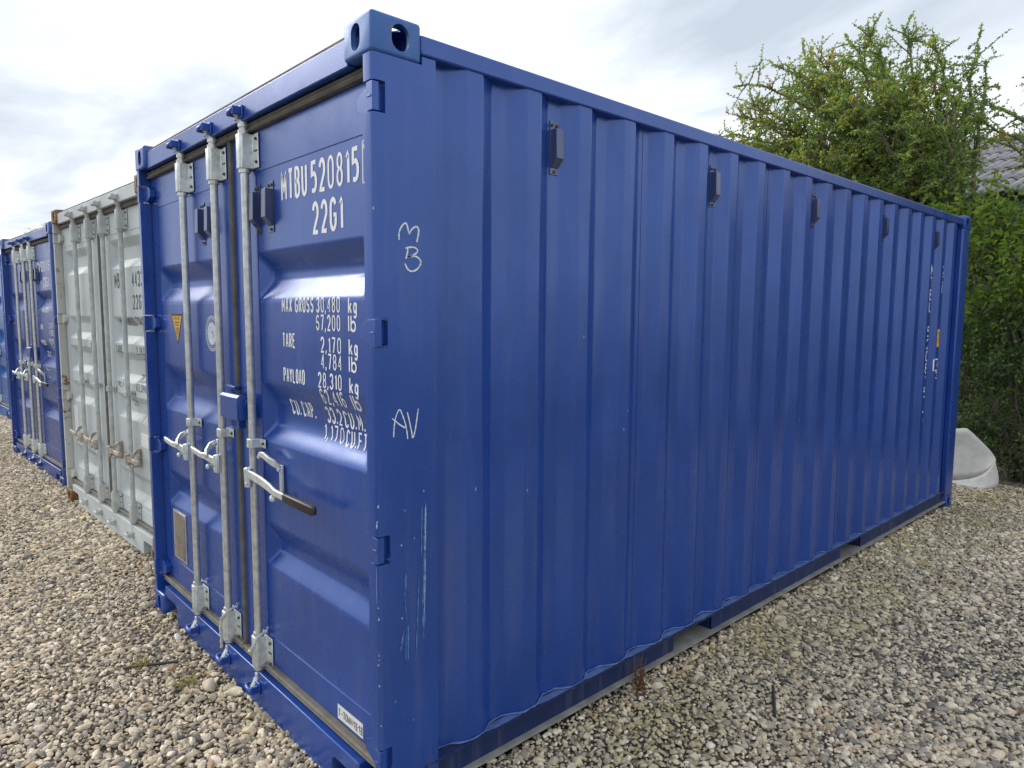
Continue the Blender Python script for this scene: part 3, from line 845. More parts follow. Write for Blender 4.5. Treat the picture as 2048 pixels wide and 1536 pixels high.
# yellow warning triangle and round emblem on the left door, data plate
D = Decal(door_fn(recL)); D.patch([(-2.130, 1.702), (-2.040, 1.540), (-1.950, 1.702)]); build(D.mb, 'warning_sticker', M['letter_black'], dL, fix=False)
D = Decal(door_fn(recL)); D.k = 6; D.patch([(-2.115, 1.690), (-2.040, 1.555), (-1.965, 1.690)]); build(D.mb, 'warning_sticker', M['yellow'], dL, fix=False)
D = Decal(door_fn(recL)); D.k = 20
D.text('ATTENTION', -2.094, -1.988, 1.677, .016, .14)
for i, (z, w) in enumerate(((1.657, .075), (1.643, .066), (1.627, .04), (1.617, .034), (1.606, .030), (1.595, .026), (1.584, .02))):
    x = -2.04-w/2
    while x < -2.04+w/2: D.ribbon([(x, z), (x+.007, z)], .006); x += .010
build(D.mb, 'sticker_print', M['letter_black'], dL, fix=False)
D = Decal(door_fn(recL)); cx, cz, r = -1.538, 1.610, .082
circ = lambda rr, n=36, s=0, e_=360: [(cx+rr*math.cos(math.radians(s+(e_-s)*i/n)), cz+rr*math.sin(math.radians(s+(e_-s)*i/n))) for i in range(n+1)]
D.ribbon(circ(r), .004); D.ribbon(circ(r*.86), .003)
for i in range(26):
    a = 360*i/26; D.ribbon([(cx+r*.90*math.cos(math.radians(a)), cz+r*.90*math.sin(math.radians(a))), (cx+r*.97*math.cos(math.radians(a+3)), cz+r*.97*math.sin(math.radians(a+3)))], .009)
D.patch(circ(r*.66)[:-1]); D.ribbon(circ(r*.74), .002)
build(D.mb, 'round_emblem', M['letter_dim'], dL, fix=False)
D = Decal(door_fn(recL)); D.k = 60
for i in range(9):
    a = rnd.uniform(0, 6.28); q = rnd.uniform(0, .7)*r*.66
    D.ribbon([(cx+q*math.cos(a), cz+q*math.sin(a)), (cx+q*math.cos(a+.5)+.006, cz+q*math.sin(a+.4)+.008)], .003)
build(D.mb, 'emblem_print', M['blue'], dL, fix=False)
m = MB(); m.box(-2.222, -2.022, YD-.003, YD+.0025, .352, .622)
build(m, 'data_plate', M['galv'], dL, bevel=.001)
m = MB(); m.box(-2.206, -2.030, YD-.0042, YD-.0032, .362, .612); build(m, 'data_plate', M['plate'], dL)
D = Decal(lambda a, b, l: (a, YD-.0043-l, b))
z = .598
while z > .372:
    x = -2.196
    while x < -2.045:
        w = rnd.uniform(.008, .03); D.ribbon([(x, z), (min(x+w, -2.038), z)], .0062); x += w+rnd.uniform(.005, .012)
    z -= .0125
build(D.mb, 'plate_print', M['dirty_steel'], dL, fix=False)

# near post: marker scrawl, scrapes, chips
postfn = lambda a, b, lift: (-.003+lift, a, b)
D = Decal(postfn, .004)
SCR = {'M': [(.0919,1.934),(.0915,1.9529),(.0979,1.97),(.1095,1.9838),(.1171,1.9864),(.1228,1.9769),(.1284,1.9559),(.1355,1.9661),(.1502,1.978),(.1603,1.9779),(.165,1.9687),(.1618,1.9491),(.1575,1.9318)],
 'B': [(.1146,1.9095),(.1291,1.9139),(.1497,1.9143),(.1603,1.9064),(.1555,1.8978),(.1406,1.8896),(.1201,1.8835),(.1318,1.8861),(.1554,1.8866),(.1714,1.8744),(.1689,1.8597),(.155,1.8458),(.1372,1.8401),(.1226,1.8461),(.1124,1.8629)],
 'B2': [(.1233,1.9101),(.122,1.898),(.116,1.8775)],
 'A': [(.0648,1.3212),(.0662,1.3483),(.0712,1.3775),(.0801,1.399),(.089,1.4066),(.0976,1.3899),(.109,1.3588),(.1147,1.3331),(.1175,1.3101)],
 'A2': [(.0597,1.3811),(.0712,1.3726),(.0884,1.3584),(.1089,1.3463)],
 'V': [(.1165,1.3957),(.124,1.3674),(.1326,1.3311),(.1367,1.3104),(.1447,1.3298),(.151,1.3596),(.1587,1.4035)]}
def smooth_pl(P, n=5):
    P = [np.array(p) for p in P]; o = []
    for i in range(len(P)-1):
        p0 = P[max(i-1, 0)]; p1 = P[i]; p2 = P[i+1]; p3 = P[min(i+2, len(P)-1)]
        for j in range(n):
            t = j/n; o.append(tuple(.5*((2*p1)+(-p0+p2)*t+(2*p0-5*p1+4*p2-p3)*t*t+(-p0+3*p1-3*p2+p3)*t**3)))
    return o+[tuple(P[-1])]
for ks in (('M',), ('B', 'B2'), ('A', 'A2', 'V')):
    D = Decal(postfn, .004)
    for k in ks:
        jr = nrs.uniform(.6, 1.15, 400)
        D.ribbon(smooth_pl(SCR[k]), .0058 if k[0] in 'MB' else .0046, wf=lambda t, jr=jr: jr[int(t*199)])
    build(D.mb, 'marker_scrawl', M['chalk'], main, fix=False)
def ragged(poly, amp=.0025, n=5):
    o = []
    for i in range(len(poly)):
        a = np.array(poly[i]); b = np.array(poly[(i+1) % len(poly)])
        for j in range(n): o.append(tuple(a+(b-a)*j/n+nrs.uniform(-amp, amp, 2)*(.6, 1)))
    return o
D = Decal(postfn); D.k = 3
for top, bot, w in [((.186,1.094),(.1745,.618),.0115), ((.172,1.09),(.1676,.897),.0035), ((.106,.868),(.103,.815),.008), ((.100,.812),(.1075,.70),.0025),
               ((.1135,.70),(.113,.57),.0055), ((.098,.685),(.083,.612),.006), ((.157,.841),(.143,.575),.0035), ((.106,.70),(.102,.556),.003)]:
    a = np.array(top); b = np.array(bot); n = 40
    for s_ in range(3):
        o_ = nrs.uniform(-.35, .35)*w; t0 = nrs.uniform(0, .25) if s_ else 0; t1 = nrs.uniform(.7, 1) if s_ else 1
        pts = [tuple(a+(b-a)*(t0+(t1-t0)*i/n)+np.array([o_+nrs.uniform(-.0006, .0006), 0])) for i in range(n+1)]
        pr = nrs.uniform(.55, 1.0, n+1)
        D.ribbon(pts, w*(1.25 if not s_ else .5), wf=lambda t, pr=pr, n=n: pr[int(t*n)]*min(1, t*8+.15, (1-t)*6+.1))
build(D.mb, 'paint_scrape', M['scrape'], main, fix=False)
D = Decal(postfn); D.k = 30
for y, z, s_ in [(.0891,.9681,.004), (.1391,.9796,.003), (.1774,1.1305,.004), (.1037,1.0789,.003), (.0887,.7237,.004), (.186,1.05,.003), (.183,.99,.0035), (.179,.83,.003), (.06,.45,.003), (.13,.36,.003)]:
    D.patch(ragged([(y-s_*.6, z), (y, z+s_*1.4), (y+s_*.6, z), (y, z-s_*1.3)], s_*.25, 2))
for y0, z0, z1, w in [(.1845, 1.085, .93, .003), (.181, .90, .72, .0025)]:
    D.ribbon([(y0, z0), (y0-.004, z1)], w, wf=lambda t: .4+.6*abs(math.sin(t*23)))
build(D.mb, 'paint_chip', M['chip'], main, fix=False)
# chips along the rounded front arris of the post
cfn = lambda a, b, lift: (-.003-.014*(1-math.cos(a))+lift*math.cos(a), .003+.014*(1-math.sin(a))-lift*math.sin(a), b)
D = Decal(cfn)
for z in (1.107, 1.058, 1.045, .779, .742, .622, .607, .59, .52, .385, 2.02):
    s_ = rnd.choice((.0025, .004, .006, .010)); a = rnd.uniform(.5, 1.3)
    D.patch([(a-.18, z), (a, z+s_*1.2), (a+.2, z+.1*s_), (a+.05, z-s_)])
D.ribbon([(1.2, .905), (1.25, .80)], .10, wf=lambda t: .4+.6*abs(math.sin(9*t)))
build(D.mb, 'paint_chip', M['chip'], main, fix=False)

D = Decal(lambda a, b, lift: (sidex(a)+lift, a, b)); D.k = 5
for k_, z in ((2, 1.62), (3, 1.30), (3, 1.22), (1, 1.05), (5, .95), (9, 1.1), (12, 1.25), (6, 1.9), (0, 1.097)):
    y = .405+.2768*k_+rnd.uniform(-.03, .03); s_ = rnd.uniform(.003, .006)
    D.patch(ragged([(y-s_*.5, z), (y, z+s_*1.6), (y+s_*.5, z), (y, z-s_*1.5)], s_*.2, 2))
build(D.mb, 'paint_chip', M['chip'], main, fix=False)
# side of the near container: hoods, stencilled codes, yellow label
for k in range(5):
    yc = .503+.035+.2768+k*.2768*4
    ventilator(main, M['blue'], lambda a, b, c, yc=yc: (-Y_IN+c, yc+a, 2.332+b))
sfn = lambda a, b, lift: (sidex(a)+lift, a, b)
for st, y_, z0_, z1_ in (('MTBU', 5.085, 2.135, 1.743), ('520815', 5.085, 1.645, 1.056), ('7', 5.085, .958, .86), ('22G1', 5.375, 2.14, 1.83)):
    D = Decal(sfn, .02); D.column(st, y_+.022, .062, z0_, z1_); build(D.mb, 'lettering', M['white'], main, fix=False)
D = Decal(sfn, .02)
D.ribbon([(5.335, 1.365), (5.43, 1.365), (5.43, 1.272), (5.335, 1.272), (5.335, 1.365)], .012); D.text('3', 5.385, 5.43, 1.23, .05); D.text('4', 5.385, 5.42, 1.32, .05)
build(D.mb, 'lettering', M['white'], main, fix=False)
D = Decal(sfn, .02); D.ribbon([(5.386, 1.620), (5.386, 1.462)], .064); build(D.mb, 'warning_sticker', M['letter_black'], main, fix=False)
D = Decal(sfn, .02); D.k = 8; D.ribbon([(5.386, 1.614), (5.386, 1.468)], .058); build(D.mb, 'warning_sticker', M['yellow'], main, fix=False)
D = Decal(sfn, .02); D.k = 20; D.ribbon([(5.385, 1.585), (5.405, 1.585), (5.398, 1.5)], .008); build(D.mb, 'sticker_print', M['letter_black'], main, fix=False)

# ------------------------------------------------------------------ the other containers of the row
GREY_CORR = [(2.235, 2.025, .062, .062), (1.678, 1.482, .058, .058), (1.424, 1.200, .060, .060), (1.110, .930, .055, .055), (.545, .335, .062, .062)]
gspec = dict(paint='grey', casting='rust', hard='grey_steel', rodmat='grey_steel', corr=GREY_CORR, depth=.040, pz=(.300, 2.276), post='grey_rust', hinge='grey_rust',
             keeper='grey_steel', handlemat='dirty_steel', rods=[(-1.829, 'left', -1, .66), (-1.400, 'left', -1, .66), (-1.034, 'right', 1, .66), (-.600, 'right', 1, .66)],
             handle='plain', hlen=.30, strapz=1.13, rusty_edge=True)
gr, gdoors = container((-3.056, .199, .0), .0362, 'pale grey container with rusty corners and black lettering, beside the front container', gspec)
gR, grec = gdoors['right']; gL, grecL = gdoors['left']
words(door_fn(grec), [('MBIU', -.900, -.700, 1.937, .098), ('443302', -.500, -.150, 1.937, .098), ('22G1', -.497, -.290, 1.780, .090), ('MAX GROSS', -.900, -.560, 1.640, .05), ('30,480', -.489, -.25, 1.650, .05),
                       ('67,200', -.420, -.20, 1.580, .05), ('TARE', -.941, -.80, 1.437, .05), ('2,180 KG', -.478, -.2, 1.440, .05), ('4,810', -.42, -.24, 1.372, .05), ('NET', -.93, -.80, 1.185, .05),
                       ('28,300', -.50, -.30, 1.245, .05), ('62,398 L', -.512, -.25, 1.180, .05), ('CU.', -.70, -.60, 1.055, .05), ('33.2', -.360, -.2, 1.055, .05), ('1,170', -.45, -.25, .955, .05)], 'letter_black', gR)
fg = lambda a, b, l: (a, YD-.0002-l, b)
m = MB(); m.box(-.455, -.265, YD+.0005, YD+.0025, .765, .862); build(m, 'sticker', M['sticker'], gR)
m = MB(); m.box(-.30, -.20, YD+.0005, YD+.0025, .345, .42); build(m, 'sticker', M['sticker'], gR)
m = MB(); m.box(-2.268, -2.150, YD-.001, YD+.0025, .61, .884); build(m, 'data_plate', M['sticker'], gL)
D = Decal(lambda a, b, l: (a, YD-.0012-l, b))
z = .87
while z > .63:
    D.ribbon([(-2.258, z), (-2.16-rnd.uniform(0, .03), z)], .004); z -= .014
build(D.mb, 'plate_print', M['letter_dim'], gL, fix=False)
D = Decal(door_fn(grecL)); D.patch([(-1.63, 1.452), (-1.62, 1.47), (-1.605, 1.46), (-1.61, 1.43), (-1.625, 1.425)]); build(D.mb, 'paint_blot', M['blue3'], gL, fix=False)

b2spec = dict(BLUE_SPEC, paint='blue2', casting='blue2', near=False, scuffed=False)
b2, b2d = container((-6.029, .179, -.03), .0419, 'second navy blue container with white lettering, just beyond the pale grey container', b2spec)
bR, brec = b2d['right']
words(door_fn(brec), [('MTBU', -.947, -.78, 2.199, .09), ('521045', -.72, -.37, 2.199, .09), ('22G1', -.649, -.435, 2.04, .09), ('MAX. GROSS', -.78, -.50, 1.76, .05), ('TARE', -.9, -.78, 1.58, .05), ('2,170', -.52, -.36, 1.60, .05),
                       ('4,780', -.52, -.36, 1.53, .05), ('PAYLOAD', -.9, -.72, 1.42, .05), ('28,310', -.54, -.36, 1.44, .05), ('62,416', -.54, -.36, 1.38, .05), ('33.2', -.86, -.72, 1.30, .05)], 'white', bR, .17)
b3spec = dict(BLUE_SPEC, paint='blue3', casting='blue2', near=False, scuffed=False)
b3, b3d = container((-11.50, .42, 0.0), .04, 'bright blue container at the left edge, farthest along the row', b3spec)
b3fn = lambda a, b, lift: (-.003+lift, a, b)
OFF[0] = Vector((0, 0, 0))

# ropes tied round the two lower brackets of the near container
def rope(name, pts, label, braid=None):
    m = MB(); P = smooth_pl([np.array(p) for p in pts], 6); m.tube(P, .0055, 6)
    if braid:
        Q = smooth_pl([np.array(p) for p in braid], 6)
        for ph in (0, math.pi):
            m.tube([(q[0]+.005*math.cos(i*.8+ph), q[1]+.004*math.sin(i*.8+ph), q[2]) for i, q in enumerate(Q)], .005, 6)
    b0 = Vector(pts[0]); o = build(m, name, M['rope'], None, smooth=60, off=b0); o.location = b0
    return tag(o, label, 'rope', 'ropes tied round the bar feet')
x = -1.360
rope('rope', [(x+.036, .044, .345), (x+.038, .012, .335), (x+.016, -.004, .306), (x-.014, -.004, .287), (x-.034, .010, .276), (x-.034, .020, .262)],
     'white rope knotted round the foot of the middle locking bar, loose end hanging', [(x-.034, .010, .272), (x-.036, .004, .23), (x-.036, .006, .18), (x-.038, .006, .135)])
x = -1.018
rope('rope', [(x+.034, .046, .345), (x+.040, .010, .335), (x+.036, -.006, .30), (x+.008, -.008, .268), (x-.022, -.006, .256), (x-.034, .012, .262), (x-.026, .040, .275)],
     'white rope loop round the foot of the right locking bar, with no loose end')

# ------------------------------------------------------------------ gravel
def stone_mesh(i):
    bm = bmesh.new(); bmesh.ops.create_icosphere(bm, subdivisions=2, radius=.5)
    r = random.Random(100+i); ph = [r.uniform(0, 6.28) for _ in range(9)]
    ang = r.uniform(.10, .24)
    planes = [(Vector((r.gauss(0, 1), r.gauss(0, 1), r.gauss(0, 1))).normalized(), r.uniform(.27, .43)) for _ in range(10)]
    for v in bm.verts:
        p = v.co.copy(); d = p.normalized()
        k = 1+ang*math.sin(3.1*d.x+ph[0])*math.sin(2.7*d.y+ph[1])+ang*.8*math.sin(2.3*d.z+4*d.x*d.y+ph[2])
        p = p*k
        for n_, dd in planes:
            e_ = p.dot(n_)-dd
            if e_ > 0: p -= n_*e_*.95
        v.co = p
    me = bpy.data.meshes.new('pebble'); bm.to_mesh(me); bm.free(); me.shade_smooth(); me.set_sharp_from_angle(angle=math.radians(38)); me.materials.append(M['stone'])
    return bpy.data.objects.new('pebble', me)
pebbles = bpy.data.collections.new('pebble_shapes')
for i in range(7): pebbles.objects.link(stone_mesh(i))

def cam_uv(P):
    R = np.array(Euler(CAM_ROT).to_matrix()); q = (P-np.array(CAM_POS))@R
    z = -q[:, 2]; z = np.where(z > .05, z, np.nan)
    return 1024+1387.98*q[:, 0]/z, 768-1387.98*q[:, 1]/z, z

def gravel_points():
    out_ = []
    g = .0195
    for layer, (pitch, s0, zoff) in enumerate(((g, 1.0, .004), (.034, 1.12, .011), (.075, 1.55, .014))):
        xs = np.arange(-13, 5.2, pitch); ys_ = np.arange(-4.6, 7.3, pitch)
        X, Y = np.meshgrid(xs, ys_); X = X.ravel(); Y = Y.ravel()
        X = X+nrs.uniform(-.5, .5, X.size)*pitch; Y = Y+nrs.uniform(-.5, .5, Y.size)*pitch
        P = np.stack([X, Y, np.zeros_like(X)], 1)
        u, v, z = cam_uv(P)
        keep = ((u > -700) & (u < 2900) & (v < 3400) & (z < 15)) | (np.hypot(X-1.2, Y-.2) < 2.6)
        # leave out what lies under the containers
        keep &= ~((X > -2.40) & (X < -.05) & (Y > .10) & (Y < 6.0))
        keep &= ~((X < -3.05) & (Y > .45)) | (X < -8.6) & (X > -11.4)
        if layer == 2: keep &= nrs.rand(X.size) < .45
        P = P[keep]; u = u[keep]
        size = np.clip(np.exp(nrs.normal(math.log(.0186*s0), .38, len(P))), .011, .062)
        fine = np.clip(.5+.55*np.sin(P[:, 0]*1.9+2.1*np.sin(P[:, 1]*1.3))+.45*np.sin(P[:, 1]*2.3-P[:, 0]*.9), 0, 1)
        size = size*(1.12-.30*fine)
        P[:, 2] = zoff+nrs.uniform(-.004, .006, len(P))+.006*np.sin(P[:, 0]*2.1+1)*np.sin(P[:, 1]*1.7)
        out_.append((P, size))
    P = np.concatenate([a for a, b in out_]); S = np.concatenate([b for a, b in out_])
    return P, S
GP, GS = gravel_points()
n = len(GP)
me = bpy.data.meshes.new('gravel')
me.vertices.add(n); me.vertices.foreach_set('co', GP.astype(np.float32).ravel())
sc3 = np.stack([GS*nrs.uniform(.95, 1.55, n), GS*nrs.uniform(.75, 1.1, n), GS*nrs.uniform(.45, .85, n)], 1)
rot = np.stack([nrs.normal(0, .28, n), nrs.normal(0, .28, n), nrs.uniform(0, 6.283, n)], 1)
tone = np.clip(nrs.rand(n)+.10*np.sin(GP[:, 0]*1.1+.7)*np.sin(GP[:, 1]*1.6), 0, 1)
# moss: yellow-green patches, mostly in the damp strip beside the long wall and along the sill
pn = .5+.5*np.sin(GP[:, 0]*7.3+1.3*np.sin(GP[:, 1]*3.1))*np.sin(GP[:, 1]*5.9+GP[:, 0]*2.2)
near_side = np.clip(1-np.abs(GP[:, 0]-.22)/.55, 0, 1)*(GP[:, 1] > .1)*(GP[:, 0] > 0)
near_sill = np.clip(1-np.abs(GP[:, 1]+.05)/.25, 0, 1)*(GP[:, 0] > -2.4)*(GP[:, 0] < 0)*.4
moss = np.clip((near_side+near_sill)*(.25+.9*pn)*nrs.uniform(.0, .95, n)+(nrs.rand(n) < .006)*.5, 0, .6)
def pattr(name, typ, data, key='value'):
    a = me.attributes.new(name, typ, 'POINT'); a.data.foreach_set(key, np.ascontiguousarray(data).ravel())
pattr('scl', 'FLOAT_VECTOR', sc3.astype(np.float32), 'vector'); pattr('rot', 'FLOAT_VECTOR', rot.astype(np.float32), 'vector')
pattr('tone', 'FLOAT', tone.astype(np.float32)); pattr('moss', 'FLOAT', moss.astype(np.float32)); pattr('pick', 'INT', nrs.randint(0, 7, n).astype(np.int32))
gravel = bpy.data.objects.new('gravel', me); COL.objects.link(gravel)
tag(gravel, 'loose beige and grey pebble gravel covering the yard', 'gravel', kind='stuff')
ng = bpy.data.node_groups.new('scatter_pebbles', 'GeometryNodeTree')
ng.interface.new_socket('Geometry', in_out='INPUT', socket_type='NodeSocketGeometry')
ng.interface.new_socket('Geometry', in_out='OUTPUT', socket_type='NodeSocketGeometry')
gi = ng.nodes.new('NodeGroupInput'); go = ng.nodes.new('NodeGroupOutput')
ip = ng.nodes.new('GeometryNodeInstanceOnPoints'); ci = ng.nodes.new('GeometryNodeCollectionInfo')
ci.inputs['Collection'].default_value = pebbles; ci.inputs['Separate Children'].default_value = True; ci.inputs['Reset Children'].default_value = True
def nattr(name, dt):
    a = ng.nodes.new('GeometryNodeInputNamedAttribute'); a.data_type = dt; a.inputs['Name'].default_value = name; return a.outputs['Attribute']
ng.links.new(gi.outputs[0], ip.inputs['Points']); ng.links.new(ci.outputs[0], ip.inputs['Instance'])
ip.inputs['Pick Instance'].default_value = True
ng.links.new(nattr('pick', 'INT'), ip.inputs['Instance Index'])
ng.links.new(nattr('rot', 'FLOAT_VECTOR'), ip.inputs['Rotation']); ng.links.new(nattr('scl', 'FLOAT_VECTOR'), ip.inputs['Scale'])
ng.links.new(ip.outputs[0], go.inputs[0])
gmod = gravel.modifiers.new('scatter', 'NODES'); gmod.node_group = ng
print('pebbles', n)

# ------------------------------------------------------------------ plants
class Leaves:
    def __init__(s): s.P = []; s.D = []; s.N = []; s.S = []; s.V = []
    def put(s, P, Dr, size, var):
        s.P.append(P); s.D.append(Dr); s.S.append(size); s.V.append(var)
    def build(s, name, mat, parent, off, width=.62, seed=1):
        rs = np.random.RandomState(seed)
        P = np.array(s.P); Dn = np.array(s.D, float); S = np.array(s.S)[:, None]; V = np.array(s.V)
        Dn /= np.maximum(1e-6, np.linalg.norm(Dn, axis=1))[:, None]
        A = rs.normal(0, 1, P.shape)+np.array([0, 0, .9]); A -= Dn*np.sum(A*Dn, 1)[:, None]
        A /= np.maximum(1e-6, np.linalg.norm(A, axis=1))[:, None]          # leaf normal, biased up
        B = np.cross(Dn, A)
        q = [P, P+Dn*S*.45+B*S*width*.5+A*S*.10, P+Dn*S, P+Dn*S*.45-B*S*width*.5+A*S*.10]
        v = np.stack(q, 1).reshape(-1, 3)-np.array(off)
        n_ = len(P); me_ = bpy.data.meshes.new(name)
        f = np.arange(n_)[:, None]*4+np.array([[0, 1, 2, 0, 2, 3]])
        me_.vertices.add(4*n_); me_.vertices.foreach_set('co', v.astype(np.float32).ravel())
        me_.loops.add(6*n_); me_.loops.foreach_set('vertex_index', f.astype(np.int32).ravel())
        me_.polygons.add(2*n_); me_.polygons.foreach_set('loop_start', np.arange(0, 6*n_, 3, dtype=np.int32))
        me_.update(calc_edges=True)
        a = me_.attributes.new('leafvar', 'FLOAT', 'POINT'); a.data.foreach_set('value', np.repeat(np.clip(V, 0, 1), 4).astype(np.float32))
        return link(name, me_, mat, parent)

def V3(*a): return np.array(a, float)
def runit(): 
    v = nrs.normal(0, 1, 3); return v/np.linalg.norm(v)
def curve(p0, p1, bow, n=10, jit=.0):
    c = (p0+p1)/2+bow; o = []
    for i in range(n+1):
        t = i/n; o.append(p0*(1-t)**2+2*c*t*(1-t)+p1*t*t+(runit()*jit if 0 < i < n else 0))
    return o

def leafy(path, Lf, step, size, var, spread=1.0, k=2):
    for i in range(len(path)-1):
        a = path[i]; b = path[i+1]; d = b-a; l = np.linalg.norm(d)
        if l < 1e-6: continue
        d = d/l; m = max(1, int(l/step))
        for j in range(m):
            p = a+(b-a)*(j+nrs.rand())/m
            for _ in range(k):
                dr = d*.45+runit()*spread+V3(0, 0, .15)
                Lf.put(p, dr, size*nrs.uniform(.65, 1.25), var+nrs.normal(0, .13))

def hawthorn(base, fork, targets, name, label, leafsize=.033, density=1.28, group=None):
    root = empty(name, tuple(base)); tag(root, label, 'tree', group)
    wood = MB(); lim = MB(); Lf = Leaves()
    tr = curve(base, fork, V3(.08, 0, .1), 8, .02)
    wood.tube([tuple(p) for p in tr], list(np.linspace(.13, .085, len(tr))), 10)
    stems = [(V3(.05, .1, 0), .06), (V3(-.16, .05, 0), .05)]
    for d, r in stems:
        q = curve(base+d, fork+d*4+V3(0, 0, .5), V3(*(d*1.5)), 8, .02); wood.tube([tuple(p) for p in q], list(np.linspace(r, r*.5, len(q))), 7)
    for T, tone_, dens in targets:
        s = tr[nrs.randint(4, len(tr))]
        ln = np.linalg.norm(T-s)
        path = curve(s, T, V3(0, 0, .30*ln)+runit()*.08*ln, 14, .03)
        lim.tube([tuple(p) for p in path], list(np.linspace(.042, .005, len(path))), 6, cap=False)
        leafy(path[8:], Lf, .022/density, leafsize*1.1, tone_, 1.2, 4)
        m = int(ln*11*dens*density)
        for _ in range(m):
            t = nrs.uniform(.22, 1)**.8; i = min(len(path)-2, int(t*(len(path)-1)))
            p = path[i]+(path[i+1]-path[i])*nrs.rand(); tg = path[i+1]-path[i]; tg = tg/np.linalg.norm(tg)
            d = tg*.6+runit()*.95+V3(0, 0, .04); d /= np.linalg.norm(d)
            sl = nrs.uniform(.22, .85)*(1.2-.82*t)
            q = curve(p, p+d*sl, V3(0, 0, .12*sl)+runit()*.08*sl, 6, .008)
            lim.tube([tuple(x_) for x_ in q], list(np.linspace(.010, .0025, len(q))), 4, cap=False)
            vv = tone_+nrs.normal(0, .16)+.15*(t-.5)
            leafy(q[1:], Lf, .032/density, leafsize, vv)
            for _ in range(int(sl*9*density)):
                j = nrs.randint(1, len(q)-1); d2 = d*.5+runit(); d2 /= np.linalg.norm(d2); l2 = nrs.uniform(.06, .24)
                w = [q[j], q[j]+d2*l2*.5+V3(0, 0, .01), q[j]+d2*l2]
                lim.tube([tuple(x_) for x_ in w], [.0035, .0025, .0015], 3, cap=False)
                leafy(w, Lf, .024/density, leafsize, vv+nrs.normal(0, .06))
    build(wood, 'trunk', M['bark'], root, smooth=60, off=base)
    build(lim, 'branches', M['twig'], root, smooth=60, off=base, fix=False)
    Lf.build('crown', M['haw'], root, base, .66)
    return len(Lf.P)

def ray_at(u, v, y):
    R = np.array(Euler(CAM_ROT).to_matrix()); d = R@np.array([(u-1024)/1387.98, -(v-768)/1387.98, -1.0]); C_ = np.array(CAM_POS)
    return C_+d*(y-C_[1])/d[1]
base = V3(-.62, 8.6, 0); fork = V3(-.85, 8.8, 1.7)
tips = []
for u, v, y, t, dn in [(1468, 163, 8.3, .62, .35), (1690, 58, 9.0, .55, .4), (1545, 118, 8.6, .55, .7), (1500, 200, 8.2, .6, .8), (1437, 268, 8.4, .62, .75), (1610, 100, 9.3, .55, .9),
                   (1740, 60, 8.7, .5, 1.0), (1805, 38, 9.2, .45, .55), (1965, 48, 9.4, .35, .35), (1972, 108, 8.8, .35, .45), (1920, 155, 8.4, .4, .55), (1850, 120, 8.9, .42, .9),
                   (1660, 150, 8.1, .55, 1.2), (1760, 170, 8.3, .5, 1.2), (1600, 230, 9.2, .5, 1.2), (1530, 290, 8.8, .5, 1.2), (1700, 260, 9.6, .42, 1.3), (1800, 250, 8.0, .45, 1.3),
                   (1640, 330, 8.1, .42, 1.2), (1740, 340, 9.8, .35, 1.3), (1860, 260, 9.9, .38, 1.2), (1570, 200, 9.9, .5, 1.0), (1900, 330, 8.2, .42, 1.1), (1780, 400, 8.9, .3, 1.1),
                   (1480, 300, 9.6, .5, .8), (1850, 200, 7.9, .45, .7), (1700, 120, 9.9, .5, 1.0), (1690, 200, 7.9, .52, 1.1), (1820, 320, 8.3, .4, 1.2), (1600, 290, 7.8, .5, 1.0)]:
    tips.append((ray_at(u, v+(12 if v < 180 else 6), y), t-.02, dn))
for u, v, y in [(1482, 235, 8.6), (1525, 245, 8.3), (1462, 292, 8.9), (1562, 175, 9.1), (1505, 305, 8.4), (1545, 320, 8.0), (1590, 150, 8.5), (1450, 318, 8.3), (1640, 120, 8.4), (1860, 90, 9.0), (1830, 150, 8.4)]:
    tips.append((ray_at(u, v, y), nrs.uniform(.4, .65), .9))
for k in range(7):
    a = nrs.uniform(0, 6.283); rr = math.sqrt(nrs.rand())
    tips.append((ray_at(1710+190*rr*math.cos(a), 265+135*rr*math.sin(a), nrs.uniform(7.8, 9.8)), nrs.uniform(.35, .6), 1.0))
print('haw leaves', hawthorn(base, fork, tips, 'hawthorn_tree', 'tall hawthorn tree with arching leafy shoots behind the far end of the front container'))
base2 = V3(1.15, 9.3, 0); fork2 = V3(1.05, 9.4, 1.6)
tips = []
for u, v, y, t, dn in [(2046, 130, 9.6, .45, .45), (1985, 190, 9.2, .5, .6), (1940, 185, 9.8, .5, .5), (1900, 215, 9.4, .5, .6), (1960, 250, 8.8, .62, .4), (2030, 240, 9.9, .45, .7),
                   (2090, 180, 9.5, .45, .9), (2120, 280, 9.0, .5, 1.0), (1985, 345, 8.6, .5, .25), (2070, 400, 8.7, .55, .6), (2000, 410, 9.4, .5, 1.0), (2150, 380, 9.4, .5, 1.1), (1960, 420, 9.0, .5, 1.0), (1900, 400, 9.6, .45, 1.0),
                   (2200, 300, 9.6, .5, 1.0)]:
    tips.append((ray_at(u, v+25, y), t, dn*.36))
print('haw2 leaves', hawthorn(base2, fork2, tips, 'hawthorn_tree', 'second hawthorn at the right edge, its thin sprays crossing the grey roof'))

